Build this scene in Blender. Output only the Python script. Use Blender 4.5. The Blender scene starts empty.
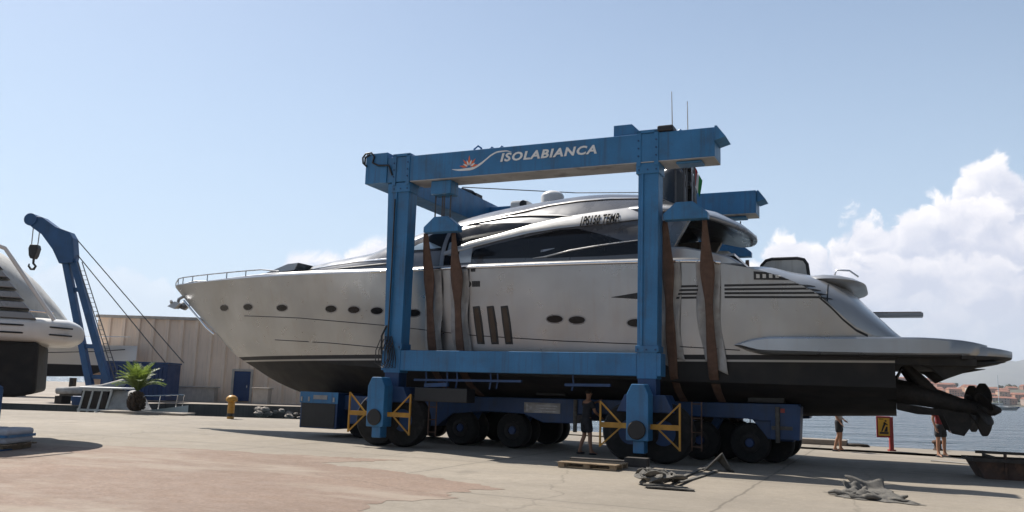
import bpy, bmesh, math, random, bisect
from mathutils import Vector, Matrix, Quaternion
from math import radians, sin, cos, pi, tan, sqrt, atan2
random.seed(7)
S = bpy.context.scene
COL = S.collection

# ------------------------------------------------------------------ camera
cam = bpy.data.objects.new('camera', bpy.data.cameras.new('camera'))
COL.objects.link(cam)
cam.data.sensor_width = 36.0
cam.data.lens = 850.0 / 1024.0 * 36.0
cam.data.clip_start = 0.1
cam.data.clip_end = 60000.0
cam.matrix_world = Matrix.Translation((0, 0, 1.65)) @ Matrix.Rotation(radians(98.9), 4, 'X') @ Matrix.Rotation(radians(1.8), 4, 'Z')
S.camera = cam

# ------------------------------------------------------------------ sun, sky, exposure
SUN_EL, SUN_ROT = radians(53.0), radians(-44.7)          # ahead of the camera, to the left
SKY_STRENGTH = 0.080
S.view_settings.view_transform = 'Standard'
S.view_settings.look = 'None'
S.view_settings.gamma = 1.0
S.view_settings.exposure = 0.6
S.view_settings.use_curve_mapping = False
S.cycles.caustics_reflective = False
S.cycles.caustics_refractive = False
S.cycles.sample_clamp_indirect = 4.0
to_sun = Vector((sin(SUN_ROT) * cos(SUN_EL), cos(SUN_ROT) * cos(SUN_EL), sin(SUN_EL)))
sun = bpy.data.objects.new('sun', bpy.data.lights.new('sun', 'SUN'))
COL.objects.link(sun)
sun.data.energy = 5.0
sun.data.angle = radians(0.53)
sun.data.color = (1.0, 0.94, 0.85)
sun.rotation_euler = to_sun.to_track_quat('Z', 'Y').to_euler()
sun.location = (-30, 30, 60)

def build_world():
    w = bpy.data.worlds.new('World')
    S.world = w
    w.use_nodes = True
    nt = w.node_tree
    nt.nodes.clear()
    N = nt.nodes.new
    def link(a, b): nt.links.new(a, b)
    def val(x, sock):
        if isinstance(x, (int, float)): sock.default_value = x
        else: link(x, sock)
    def M(op, a, b=None, c=None, clamp=False):
        n = N('ShaderNodeMath'); n.operation = op; n.use_clamp = clamp
        val(a, n.inputs[0])
        if b is not None: val(b, n.inputs[1])
        if c is not None: val(c, n.inputs[2])
        return n.outputs[0]
    def ramp(x, a, b, lo=0.0, hi=1.0, smooth=True):
        n = N('ShaderNodeMapRange'); n.interpolation_type = 'SMOOTHSTEP' if smooth else 'LINEAR'
        val(x, n.inputs[0]); n.inputs[1].default_value = a; n.inputs[2].default_value = b
        n.inputs[3].default_value = lo; n.inputs[4].default_value = hi
        return n.outputs[0]
    def mixc(f, a, b):
        n = N('ShaderNodeMix'); n.data_type = 'RGBA'
        val(f, n.inputs[0])
        for s, x in ((n.inputs[6], a), (n.inputs[7], b)):
            if isinstance(x, tuple): s.default_value = x + (1.0,)
            else: link(x, s)
        return n.outputs[2]
    def xyz(x, y, z):
        n = N('ShaderNodeCombineXYZ'); val(x, n.inputs[0]); val(y, n.inputs[1]); val(z, n.inputs[2]); return n.outputs[0]
    sky = N('ShaderNodeTexSky'); sky.sky_type = 'NISHITA'; sky.sun_disc = False
    sky.sun_elevation = SUN_EL; sky.sun_rotation = SUN_ROT
    sky.air_density = 1.0; sky.dust_density = 1.0; sky.ozone_density = 2.0; sky.altitude = 0
    tc = N('ShaderNodeTexCoord')
    sep = N('ShaderNodeSeparateXYZ'); link(tc.outputs['Generated'], sep.inputs[0])
    az = M('ARCTAN2', sep.outputs[0], sep.outputs[1])
    el = M('ARCSINE', sep.outputs[2])
    K = 11.0
    p0 = xyz(M('MULTIPLY', az, K), M('MULTIPLY', el, K * 1.15), 0.0)
    nz = N('ShaderNodeTexNoise'); nz.noise_dimensions = '2D'; link(p0, nz.inputs['Vector'])
    nz.inputs['Scale'].default_value = 2.2; nz.inputs['Detail'].default_value = 4.0
    wv = N('ShaderNodeVectorMath'); wv.operation = 'MULTIPLY_ADD'
    link(nz.outputs['Color'], wv.inputs[0]); wv.inputs[1].default_value = (0.55, 0.55, 0); link(p0, wv.inputs[2])
    def height(dx, dy):
        # cauliflower height field over (azimuth, elevation): heaped rounded lumps of falling size
        av = N('ShaderNodeVectorMath'); av.operation = 'ADD'; link(wv.outputs[0], av.inputs[0]); av.inputs[1].default_value = (dx, dy, 0)
        tot = None
        for sc, a in ((1.25, 0.55), (3.1, 0.32)):
            v = N('ShaderNodeTexVoronoi'); v.voronoi_dimensions = '2D'; v.feature = 'F1'
            v.inputs['Scale'].default_value = sc; link(av.outputs[0], v.inputs['Vector'])
            t = M('MULTIPLY', M('SUBTRACT', 1.0, M('POWER', v.outputs['Distance'], 1.5)), a)
            tot = t if tot is None else M('ADD', tot, t)
        fn = N('ShaderNodeTexNoise'); fn.noise_dimensions = '2D'; link(av.outputs[0], fn.inputs['Vector'])
        fn.inputs['Scale'].default_value = 5.0; fn.inputs['Detail'].default_value = 6.0; fn.inputs['Roughness'].default_value = 0.68
        return M('ADD', tot, M('MULTIPLY', M('SUBTRACT', fn.outputs[0], 0.5), 0.34))
    h = height(0.0, 0.0)
    rel = M('SUBTRACT', h, height(-0.13, 0.2))
    def curve(pts):
        n = N('ShaderNodeFloatCurve'); val(M('DIVIDE', M('ADD', az, 0.8), 1.6, clamp=True), n.inputs[1])
        c = n.mapping.curves[0]
        pts = sorted(((a + 0.8) / 1.6, e / 0.4) for a, e in pts)
        c.points[0].location = (0, pts[0][1]); c.points[1].location = (1, pts[-1][1])
        for q in pts: c.points.new(*q)
        n.mapping.update()
        return M('MULTIPLY', n.outputs[0], 0.4)
    white, grey = (10.6, 10.1, 10.0), (5.6, 5.9, 7.1)
    col = mixc(0.0, sky.outputs[0], sky.outputs[0])
    # thin hazy veil low over the horizon
    col = mixc(ramp(el, -0.02, 0.55, 0.76, 0.18), col, (5.2, 6.65, 8.25))
    layers = [
        # (top outline over azimuth, bottom, offset, opacity, lumps)
        ([(-0.8, 0.0), (0.20, 0.0), (0.47, 0.09), (0.485, 0.212), (0.515, 0.248), (0.55, 0.238), (0.6, 0.215), (0.7, 0.17), (0.8, 0.1)], 0.0, (3.1, 1.7), 0.92, 0.9),
        ([(-0.8, 0.0), (0.20, 0.06), (0.25, 0.135), (0.29, 0.155), (0.32, 0.178), (0.345, 0.166), (0.375, 0.193), (0.40, 0.203), (0.42, 0.192), (0.455, 0.208), (0.50, 0.208), (0.56, 0.195), (0.65, 0.16), (0.8, 0.08)], 0.0, (0.0, 0.0), 0.95, 1.0),
        ([(-0.8, 0.0), (0.22, 0.03), (0.30, 0.13), (0.36, 0.15), (0.42, 0.155), (0.48, 0.165), (0.53, 0.16), (0.6, 0.14), (0.8, 0.05)], 0.0, (7.3, 4.1), 0.75, 1.0),
        ([(-0.8, 0.0), (-0.30, 0.06), (-0.27, 0.128), (-0.22, 0.150), (-0.195, 0.146), (-0.18, 0.158), (-0.155, 0.174), (-0.12, 0.175), (-0.06, 0.13), (0.0, 0.05), (0.8, 0.0)], 0.0, (11.2, 6.3), 1.0, 0.5),
        ([(-0.8, 0.06), (-0.52, 0.10), (-0.44, 0.122), (-0.40, 0.116), (-0.36, 0.09), (-0.3, 0.02), (0.8, 0.0)], 0.0, (5.2, 9.3), 0.45, 0.9),
    ]
    for top, bot, off, op, lump in layers:
        d = M('ADD', M('MULTIPLY', M('SUBTRACT', curve(top), el), K), M('MULTIPLY', M('SUBTRACT', h, 0.62), lump))
        m = ramp(d, -0.05, 0.13)
        m = M('MULTIPLY', m, ramp(el, 0.03, 0.15, 0.25 * op, op))
        edge = ramp(d, 0.02, 0.55, 0.55, 0.0)
        b = M('ADD', M('ADD', 0.16, edge), M('MULTIPLY', rel, 1.5), clamp=True)
        b = M('MULTIPLY', b, ramp(el, 0.05, 0.2, 0.45, 1.0))
        col = mixc(m, col, mixc(b, grey, white))
    # the sky away from the sun is darker than the hazy sky around it
    sd = M('ADD', M('MULTIPLY', sep.outputs[0], sin(SUN_ROT)), M('MULTIPLY', sep.outputs[1], cos(SUN_ROT)))
    gain = ramp(sd, -0.55, 0.30, 0.42, 1.0)
    gm = N('ShaderNodeVectorMath'); gm.operation = 'SCALE'; link(col, gm.inputs[0]); link(gain, gm.inputs['Scale']); col = gm.outputs[0]
    bg = N('ShaderNodeBackground'); link(col, bg.inputs[0]); bg.inputs[1].default_value = SKY_STRENGTH
    out = N('ShaderNodeOutputWorld'); link(bg.outputs[0], out.inputs[0])
build_world()

# ------------------------------------------------------------------ materials (all procedural)
def material(name, col, rough=0.6, metal=0.0, var=0.12, scale=2.0, bump=0.0, bump_scale=30.0, streak=0.0, dirt=None,
             dirt_amt=0.0, coat=0.0, spec=0.5, fine=0.0, trans=0.0):
    m = bpy.data.materials.new(name); m.use_nodes = True
    nt = m.node_tree; b = nt.nodes['Principled BSDF']
    tc = nt.nodes.new('ShaderNodeTexCoord')
    def noise(sc, det=5.0, vec=None, stretch=None):
        n = nt.nodes.new('ShaderNodeTexNoise'); n.inputs['Scale'].default_value = sc; n.inputs['Detail'].default_value = det
        src = tc.outputs['Object']
        if stretch:
            mp = nt.nodes.new('ShaderNodeMapping'); mp.inputs['Scale'].default_value = stretch
            nt.links.new(src, mp.inputs[0]); src = mp.outputs[0]
        nt.links.new(src, n.inputs['Vector']); return n.outputs['Fac']
    def mixc(f, a, c, mode='MIX'):
        n = nt.nodes.new('ShaderNodeMix'); n.data_type = 'RGBA'; n.blend_type = mode
        if isinstance(f, float): n.inputs[0].default_value = f
        else: nt.links.new(f, n.inputs[0])
        for s, x in ((n.inputs[6], a), (n.inputs[7], c)):
            if isinstance(x, tuple): s.default_value = x + (1,)
            else: nt.links.new(x, s)
        return n.outputs[2]
    def rmp(x, a, c, lo=0.0, hi=1.0):
        n = nt.nodes.new('ShaderNodeMapRange'); nt.links.new(x, n.inputs[0])
        n.inputs[1].default_value = a; n.inputs[2].default_value = c; n.inputs[3].default_value = lo; n.inputs[4].default_value = hi
        return n.outputs[0]
    lo = tuple(c * (1 - var) for c in col); hi = tuple(min(1, c * (1 + var)) for c in col)
    out = mixc(rmp(noise(scale), 0.3, 0.7), lo, hi)
    if fine:
        f2 = rmp(noise(scale * 25, 3.0), 0.3, 0.7)
        out = mixc(f2, out, mixc(fine, out, (0.02, 0.018, 0.016)))
    dc = dirt or (0.12, 0.09, 0.06)
    if streak:
        s = rmp(noise(1.0, 4.0, stretch=(9.0, 9.0, 0.5)), 0.52, 0.75, 0.0, streak); out = mixc(s, out, dc)
    if dirt_amt:
        s = rmp(noise(scale * 1.7, 8.0), 0.55, 0.7, 0.0, dirt_amt); out = mixc(s, out, dc)
    nt.links.new(out, b.inputs['Base Color'])
    b.inputs['Metallic'].default_value = metal
    b.inputs['Specular IOR Level'].default_value = spec
    nt.links.new(rmp(noise(scale * 3), 0.3, 0.7, max(0.02, rough - 0.07), min(1, rough + 0.07)), b.inputs['Roughness'])
    b.inputs['Coat Weight'].default_value = coat
    b.inputs['Coat Roughness'].default_value = 0.08
    b.inputs['Transmission Weight'].default_value = trans
    if bump:
        bp = nt.nodes.new('ShaderNodeBump'); bp.inputs['Strength'].default_value = bump; bp.inputs['Distance'].default_value = 0.02
        nt.links.new(noise(bump_scale, 6.0), bp.inputs['Height']); nt.links.new(bp.outputs[0], b.inputs['Normal'])
    return m

MT = {}
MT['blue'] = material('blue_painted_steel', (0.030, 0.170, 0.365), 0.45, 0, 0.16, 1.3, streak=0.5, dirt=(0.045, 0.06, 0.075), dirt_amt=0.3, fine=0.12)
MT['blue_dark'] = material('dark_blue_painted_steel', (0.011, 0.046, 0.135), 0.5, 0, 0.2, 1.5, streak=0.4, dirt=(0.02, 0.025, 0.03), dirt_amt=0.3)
MT['blue_crane'] = material('mid_blue_paint', (0.016, 0.078, 0.20), 0.5, 0, 0.2, 1.0, streak=0.35, dirt=(0.02, 0.03, 0.04))
MT['blue_box'] = material('deep_blue_paint', (0.010, 0.038, 0.125), 0.55, 0, 0.15, 0.8, streak=0.25, dirt=(0.05, 0.05, 0.06))
MT['yellow'] = material('yellow_paint', (0.40, 0.20, 0.02), 0.5, 0, 0.2, 4, dirt_amt=0.4, dirt=(0.10, 0.06, 0.03))
MT['silver'] = material('silver_yacht_paint', (0.45, 0.445, 0.44), 0.36, 0.8, 0.05, 0.5, coat=0.25, streak=0.05, dirt=(0.3, 0.27, 0.23))
MT['silver_dark'] = material('grey_yacht_paint', (0.25, 0.255, 0.27), 0.3, 0.55, 0.05, 0.5, coat=0.25)
MT['chrome'] = material('polished_steel', (0.75, 0.75, 0.75), 0.16, 1.0, 0.04, 2)
MT['glass'] = material('tinted_glass', (0.007, 0.008, 0.011), 0.09, 0, 0.1, 1, spec=0.28)
MT['roof_shade'] = material('shade_darkened_silver', (0.105, 0.108, 0.118), 0.3, 0.45, 0.06, 0.5, coat=0.2)  # yacht paint darkened to carry the shade of recessed panels and hardtop underside
MT['underbeam'] = material('dirty_pale_grey', (0.42, 0.42, 0.42), 0.7, 0, 0.2, 1.2, dirt_amt=0.6, dirt=(0.10, 0.09, 0.08))
MT['glass_pale'] = material('pale_glass', (0.28, 0.36, 0.42), 0.08, 0.3, 0.1, 1)
MT['black'] = material('black_plastic', (0.012, 0.012, 0.013), 0.5, 0, 0.2, 5)
MT['ink'] = material('matt_black_lettering', (0.006, 0.006, 0.007), 0.9, 0, 0.1, 4, spec=0.05)
MT['radome'] = material('dark_glossy_radome', (0.03, 0.031, 0.034), 0.2, 0, 0.05, 2)
MT['brown_glass'] = material('brown_tinted_glass', (0.05, 0.038, 0.03), 0.12, 0, 0.2, 2, spec=0.4)
MT['rubber'] = material('tyre_rubber', (0.007, 0.0068, 0.0066), 0.9, 0, 0.3, 4, bump=0.3, bump_scale=12, dirt_amt=0.3, dirt=(0.04, 0.034, 0.028))
MT['antifoul'] = material('dark_antifouling', (0.012, 0.0115, 0.0115), 0.75, 0, 0.35, 1.4, dirt_amt=0.4, dirt=(0.05, 0.04, 0.033), fine=0.2)
MT['gear'] = material('fouled_metal', (0.014, 0.012, 0.011), 0.7, 0.2, 0.4, 5, bump=0.5, bump_scale=25, dirt_amt=0.5, dirt=(0.04, 0.027, 0.02))
MT['white'] = material('white_gelcoat', (0.72, 0.71, 0.69), 0.35, 0, 0.05, 1, coat=0.2, streak=0.1, dirt=(0.4, 0.37, 0.33))
MT['offwhite'] = material('weathered_white', (0.55, 0.54, 0.51), 0.6, 0, 0.12, 2, streak=0.4, dirt=(0.25, 0.22, 0.18))
MT['letter'] = material('white_lettering', (0.78, 0.78, 0.76), 0.6, 0, 0.05, 2)
MT['orange'] = material('orange_emblem_paint', (0.75, 0.16, 0.05), 0.6, 0, 0.15, 4)
MT['strap'] = material('brown_webbing', (0.125, 0.072, 0.05), 0.9, 0, 0.25, 6, bump=0.5, bump_scale=60, fine=0.25)
MT['pad'] = material('grey_white_sleeve', (0.36, 0.35, 0.34), 0.9, 0, 0.2, 3, bump=0.3, bump_scale=40, dirt_amt=0.4, dirt=(0.22, 0.19, 0.16))
MT['steel_rope'] = material('steel_wire', (0.10, 0.10, 0.105), 0.5, 0.7, 0.2, 8)
MT['wood'] = material('weathered_wood', (0.30, 0.22, 0.14), 0.85, 0, 0.3, 5, bump=0.4, bump_scale=30, fine=0.3)
MT['wood_dark'] = material('dark_timber', (0.05, 0.042, 0.036), 0.85, 0, 0.3, 5, bump=0.4, bump_scale=30)
MT['rust'] = material('rusty_steel', (0.085, 0.05, 0.036), 0.9, 0.1, 0.4, 3, bump=0.5, bump_scale=25, dirt_amt=0.6, dirt=(0.19, 0.10, 0.06), fine=0.3)
MT['grey_cloth'] = material('grey_worn_cloth', (0.12, 0.113, 0.102), 0.95, 0, 0.3, 7, bump=0.5, bump_scale=70, fine=0.3, dirt_amt=0.4, dirt=(0.25, 0.22, 0.18))
MT['quay'] = material('stained_quay_concrete', (0.27, 0.235, 0.20), 0.9, 0, 0.2, 0.3, bump=0.3, bump_scale=8, fine=0.2, dirt_amt=0.3)
MT['quay_wall'] = material('dark_wet_concrete', (0.085, 0.078, 0.07), 0.85, 0, 0.3, 0.5, bump=0.5, bump_scale=4, streak=0.5, dirt=(0.04, 0.038, 0.035))
MT['rock'] = material('pale_riprap_rock', (0.27, 0.24, 0.21), 0.9, 0, 0.3, 2, bump=0.7, bump_scale=6)
MT['planter'] = material('beige_concrete', (0.47, 0.41, 0.35), 0.85, 0, 0.12, 3, streak=0.3, dirt=(0.25, 0.2, 0.16))
MT['warehouse'] = material('beige_cladding', (0.86, 0.66, 0.50), 0.75, 0, 0.08, 0.4, streak=0.28, dirt=(0.36, 0.26, 0.19))
MT['bark'] = material('palm_bark', (0.06, 0.042, 0.03), 0.95, 0, 0.4, 6, bump=0.9, bump_scale=14)
MT['leaf'] = material('palm_leaf', (0.10, 0.145, 0.03), 0.5, 0, 0.3, 4)
def add_translucency(m, col, f):
    nt = m.node_tree; t = nt.nodes.new('ShaderNodeBsdfTranslucent'); t.inputs[0].default_value = col + (1,); x = nt.nodes.new('ShaderNodeMixShader'); x.inputs[0].default_value = f
    out = [n for n in nt.nodes if n.type == 'OUTPUT_MATERIAL'][0]
    nt.links.new(nt.nodes['Principled BSDF'].outputs[0], x.inputs[1]); nt.links.new(t.outputs[0], x.inputs[2]); nt.links.new(x.outputs[0], out.inputs[0])
add_translucency(MT['leaf'], (0.22, 0.30, 0.05), 0.4)
MT['skin'] = material('tanned_skin', (0.36, 0.19, 0.12), 0.6, 0, 0.08, 10)
MT['hair'] = material('dark_hair', (0.02, 0.015, 0.012), 0.8, 0, 0.2, 30)
MT['red_cloth'] = material('dark_red_cotton', (0.20, 0.022, 0.028), 0.9, 0, 0.15, 8, bump=0.3, bump_scale=25)
MT['grey_shirt'] = material('pale_grey_cotton', (0.33, 0.32, 0.31), 0.9, 0, 0.15, 8, bump=0.3, bump_scale=25)
MT['dark_cloth'] = material('dark_cotton', (0.025, 0.026, 0.032), 0.9, 0, 0.2, 8, bump=0.3, bump_scale=25)
MT['red_paint'] = material('red_paint', (0.32, 0.035, 0.03), 0.5, 0, 0.15, 5, dirt_amt=0.3)
MT['sign_yellow'] = material('yellow_sign_face', (0.75, 0.42, 0.03), 0.5, 0, 0.06, 3)
MT['flag_green'] = material('green_cloth', (0.02, 0.22, 0.07), 0.9, 0, 0.1, 6)
MT['flag_red'] = material('red_cloth', (0.45, 0.03, 0.03), 0.9, 0, 0.1, 6)
MT['flag_white'] = material('white_cloth', (0.7, 0.7, 0.7), 0.9, 0, 0.1, 6)
MT['hill'] = material('distant_scrub', (0.09, 0.085, 0.06), 0.95, 0, 0.3, 0.004)
MT['scrub'] = material('dark_green_trees', (0.045, 0.055, 0.03), 0.95, 0, 0.4, 0.05)
MT['bag'] = material('pale_blue_grey_bags', (0.46, 0.48, 0.52), 0.75, 0, 0.1, 4, bump=0.6, bump_scale=6)
MT['roofbrown'] = material('brown_gravel', (0.2, 0.1, 0.07), 0.9)

def hull_material():
    # silver topsides, dark boot stripe, thin pale line, dark antifouling below: bands at real heights on the hull
    m = bpy.data.materials.new('silver_hull_with_dark_antifouling'); m.use_nodes = True
    nt = m.node_tree; b = nt.nodes['Principled BSDF']
    N = nt.nodes.new; lk = nt.links.new
    tc = N('ShaderNodeTexCoord'); sp = N('ShaderNodeSeparateXYZ'); lk(tc.outputs['Object'], sp.inputs[0])
    def noise(sc, det=5, st=None):
        n = N('ShaderNodeTexNoise'); n.inputs['Scale'].default_value = sc; n.inputs['Detail'].default_value = det
        if st:
            mp = N('ShaderNodeMapping'); mp.inputs['Scale'].default_value = st; lk(tc.outputs['Object'], mp.inputs[0]); lk(mp.outputs[0], n.inputs['Vector'])
        else: lk(tc.outputs['Object'], n.inputs['Vector'])
        return n.outputs['Fac']
    def rmp(x, a, c, lo=0.0, hi=1.0):
        n = N('ShaderNodeMapRange'); lk(x, n.inputs[0]); n.inputs[1].default_value = a; n.inputs[2].default_value = c
        n.inputs[3].default_value = lo; n.inputs[4].default_value = hi; return n.outputs[0]
    def mix(f, a, c):
        n = N('ShaderNodeMix'); n.data_type = 'RGBA'; lk(f, n.inputs[0])
        for s, x in ((n.inputs[6], a), (n.inputs[7], c)):
            if isinstance(x, tuple): s.default_value = x + (1,)
            else: lk(x, s)
        return n.outputs[2]
    silver = mix(rmp(noise(0.5), 0.3, 0.7), (0.315, 0.325, 0.34), (0.415, 0.426, 0.442))
    silver = mix(rmp(noise(0.45, 4), 0.45, 0.75, 0, 0.55), silver, (0.27, 0.262, 0.25))
    silver = mix(rmp(noise(1.0, 4, (6, 6, 0.4)), 0.55, 0.75, 0, 0.25), silver, (0.32, 0.28, 0.24))
    fine = mix(rmp(noise(1.4, 9), 0.45, 0.7), (0.010, 0.0098, 0.0105), (0.026, 0.022, 0.019))
    # height, sloping very slightly up towards the stern like the painted waterline
    ma = N('ShaderNodeMath'); ma.operation = 'MULTIPLY_ADD'; lk(sp.outputs[0], ma.inputs[0]); ma.inputs[1].default_value = -0.0095; lk(sp.outputs[2], ma.inputs[2])
    z = ma.outputs[0]
    c = mix(rmp(z, 2.395, 2.405), fine, (0.42, 0.40, 0.37))
    c = mix(rmp(z, 2.445, 2.455), c, (0.02, 0.02, 0.022))
    c = mix(rmp(z, 2.565, 2.575), c, silver)
    lk(c, b.inputs['Base Color'])
    f = rmp(z, 2.56, 2.57)
    lk(rmp(z, 2.56, 2.57, 0.0, 0.86), b.inputs['Metallic'])
    bp = N('ShaderNodeBump'); bp.inputs['Strength'].default_value = 0.25; bp.inputs['Distance'].default_value = 0.02; lk(noise(0.7, 1), bp.inputs['Height']); lk(bp.outputs[0], b.inputs['Normal'])
    ro = N('ShaderNodeMath'); ro.operation = 'ADD'; lk(rmp(z, 2.56, 2.57, 0.75, 0.30), ro.inputs[0]); lk(rmp(noise(2.5), 0.3, 0.7, -0.04, 0.06), ro.inputs[1])
    lk(ro.outputs[0], b.inputs['Roughness'])
    return m
MT['hull'] = hull_material()

YAW = radians(-24.15)
def ground_material(name, base, joints=True, patch=None, speck=0.3, tone=None):
    m = bpy.data.materials.new(name); m.use_nodes = True
    nt = m.node_tree; b = nt.nodes['Principled BSDF']; N = nt.nodes.new; lk = nt.links.new
    tc = N('ShaderNodeTexCoord')
    mp = N('ShaderNodeMapping'); mp.inputs['Rotation'].default_value = (0, 0, -YAW); lk(tc.outputs['Object'], mp.inputs[0])
    def noise(sc, det=6, ro=0.55, st=None):
        n = N('ShaderNodeTexNoise'); n.inputs['Scale'].default_value = sc; n.inputs['Detail'].default_value = det; n.inputs['Roughness'].default_value = ro
        src = mp.outputs[0]
        if st:
            q = N('ShaderNodeMapping'); q.inputs['Scale'].default_value = st; lk(src, q.inputs[0]); src = q.outputs[0]
        lk(src, n.inputs['Vector']); return n.outputs['Fac']
    def rmp(x, a, c, lo=0.0, hi=1.0):
        n = N('ShaderNodeMapRange'); lk(x, n.inputs[0]); n.inputs[1].default_value = a; n.inputs[2].default_value = c
        n.inputs[3].default_value = lo; n.inputs[4].default_value = hi; return n.outputs[0]
    def mix(f, a, c):
        n = N('ShaderNodeMix'); n.data_type = 'RGBA'
        if isinstance(f, float): n.inputs[0].default_value = f
        else: lk(f, n.inputs[0])
        for s, x in ((n.inputs[6], a), (n.inputs[7], c)):
            if isinstance(x, tuple): s.default_value = x + (1,)
            else: lk(x, s)
        return n.outputs[2]
    def Mt(op, a, c):
        n = N('ShaderNodeMath'); n.operation = op
        for s, x in zip(n.inputs, (a, c)):
            if isinstance(x, (int, float)): s.default_value = x
            else: lk(x, s)
        return n.outputs[0]
    dk = tuple(x * 0.80 for x in base); lt = tuple(x * 1.12 for x in base)
    c = mix(rmp(noise(0.16, 4), 0.35, 0.65), dk, lt)
    c = mix(rmp(noise(0.9, 7), 0.45, 0.75, 0, 0.5), c, tuple(x * 0.72 for x in base))
    c = mix(rmp(noise(0.25, 6, 0.6, (0.35, 1.6, 1)), 0.5, 0.72, 0, 0.45), c, tone or tuple(x * f for x, f in zip(base, (1.12, 1.1, 1.04))))
    c = mix(rmp(noise(14, 4, 0.7), 0.35, 0.7, 0, speck), c, tuple(x * 0.55 for x in base))
    # tyre-darkened travel lanes along the slip direction
    c = mix(rmp(noise(1.0, 5, 0.6, (0.05, 1.1, 1)), 0.55, 0.75, 0, 0.28), c, tuple(x * 0.62 for x in base))
    # hand-sized mottling, grit, gravel specks and hairline cracks
    c = mix(rmp(noise(4.5, 5, 0.75), 0.42, 0.66, 0, 0.30), c, tuple(x * 0.62 for x in base))
    c = mix(rmp(noise(7.5, 4, 0.7), 0.55, 0.68, 0, 0.28), c, tuple(min(1, x * 1.35) for x in base))
    c = mix(rmp(noise(42, 3, 0.8), 0.60, 0.68, 0, 0.65), c, tuple(x * 0.35 for x in base))
    c = mix(rmp(noise(30, 3, 0.8), 0.64, 0.70, 0, 0.5), c, tuple(min(1, x * 1.6) for x in base))
    vo = N('ShaderNodeTexVoronoi'); vo.feature = 'DISTANCE_TO_EDGE'; vo.inputs['Scale'].default_value = 0.13
    wv = N('ShaderNodeVectorMath'); wv.operation = 'ADD'; lk(mp.outputs[0], wv.inputs[0]); nn = N('ShaderNodeTexNoise'); nn.inputs['Scale'].default_value = 0.7; nn.inputs['Detail'].default_value = 6; lk(mp.outputs[0], nn.inputs['Vector']); lk(nn.outputs['Color'], wv.inputs[1]); lk(wv.outputs[0], vo.inputs['Vector'])
    c = mix(rmp(vo.outputs['Distance'], 0.0012, 0.004, 0.30, 0.0), c, tuple(x * 0.3 for x in base))
    # large damp or dusty blotches
    c = mix(rmp(noise(0.33, 8, 0.7), 0.54, 0.62, 0, 0.32), c, tuple(x * 0.66 for x in base))
    # oil and water spots
    c = mix(rmp(noise(0.55, 3, 0.4), 0.68, 0.76, 0, 0.5), c, tuple(x * 0.5 for x in base))
    if patch:
        c = mix(rmp(noise(0.35, 7, 0.62, (0.5, 1.4, 1)), 0.5, 0.62, 0, 0.75), c, patch)
    if joints:
        sp = N('ShaderNodeSeparateXYZ'); lk(mp.outputs[0], sp.inputs[0])
        wob = rmp(noise(1.2, 3), 0.2, 0.8, -0.05, 0.05)
        for s, per, ph in ((sp.outputs[1], 5.3, 1.15), (sp.outputs[0], 6.1, 0.9)):
            fr = Mt('FRACT', Mt('ADD', Mt('DIVIDE', Mt('ADD', s, wob), per), ph), 0)
            dist = Mt('MULTIPLY', Mt('ABSOLUTE', Mt('SUBTRACT', fr, 0.5), 0), per)
            c = mix(rmp(dist, 0.012, 0.035, 0.62, 0.0), c, tuple(x * 0.3 for x in base))
            c = mix(rmp(dist, 0.03, 0.35, 0.18, 0.0), c, tuple(x * 0.6 for x in base))
    lk(c, b.inputs['Base Color'])
    lk(rmp(noise(3, 5), 0.3, 0.7, 0.72, 0.95), b.inputs['Roughness'])
    b.inputs['Specular IOR Level'].default_value = 0.3
    bp = N('ShaderNodeBump'); bp.inputs['Strength'].default_value = 0.5; bp.inputs['Distance'].default_value = 0.012
    lk(noise(22, 6, 0.7), bp.inputs['Height']); lk(bp.outputs[0], b.inputs['Normal'])
    return m
MT['apron'] = ground_material('warm_grey_concrete', (0.272, 0.238, 0.195), True)  # the concrete's own warm grey across the whole apron
MT['red_ground'] = ground_material('reddish_gravel_tarmac', (0.252, 0.182, 0.142), False, patch=(0.275, 0.232, 0.188), speck=0.8)

def water_material():
    m = bpy.data.materials.new('choppy_sea_water'); m.use_nodes = True
    nt = m.node_tree; b = nt.nodes['Principled BSDF']; N = nt.nodes.new; lk = nt.links.new
    b.inputs['Base Color'].default_value = (0.03, 0.055, 0.07, 1); b.inputs['Roughness'].default_value = 0.18
    b.inputs['IOR'].default_value = 1.33
    tc = N('ShaderNodeTexCoord'); nrm = None
    for sc, d, st in ((0.55, 0.9, (1, 1.6, 1)), (2.0, 0.22, (1, 1.5, 1)), (0.07, 3.0, (1, 2.0, 1))):
        mp = N('ShaderNodeMapping'); mp.inputs['Scale'].default_value = st; mp.inputs['Rotation'].default_value = (0, 0, 0.4); lk(tc.outputs['Object'], mp.inputs[0])
        n = N('ShaderNodeTexNoise'); n.inputs['Scale'].default_value = sc; n.inputs['Detail'].default_value = 5; lk(mp.outputs[0], n.inputs['Vector'])
        bp = N('ShaderNodeBump'); bp.inputs['Strength'].default_value = 1.0; bp.inputs['Distance'].default_value = d; lk(n.outputs['Fac'], bp.inputs['Height'])
        if nrm is not None: lk(nrm, bp.inputs['Normal'])
        nrm = bp.outputs[0]
    lk(nrm, b.inputs['Normal'])
    return m
MT['water'] = water_material()

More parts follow.
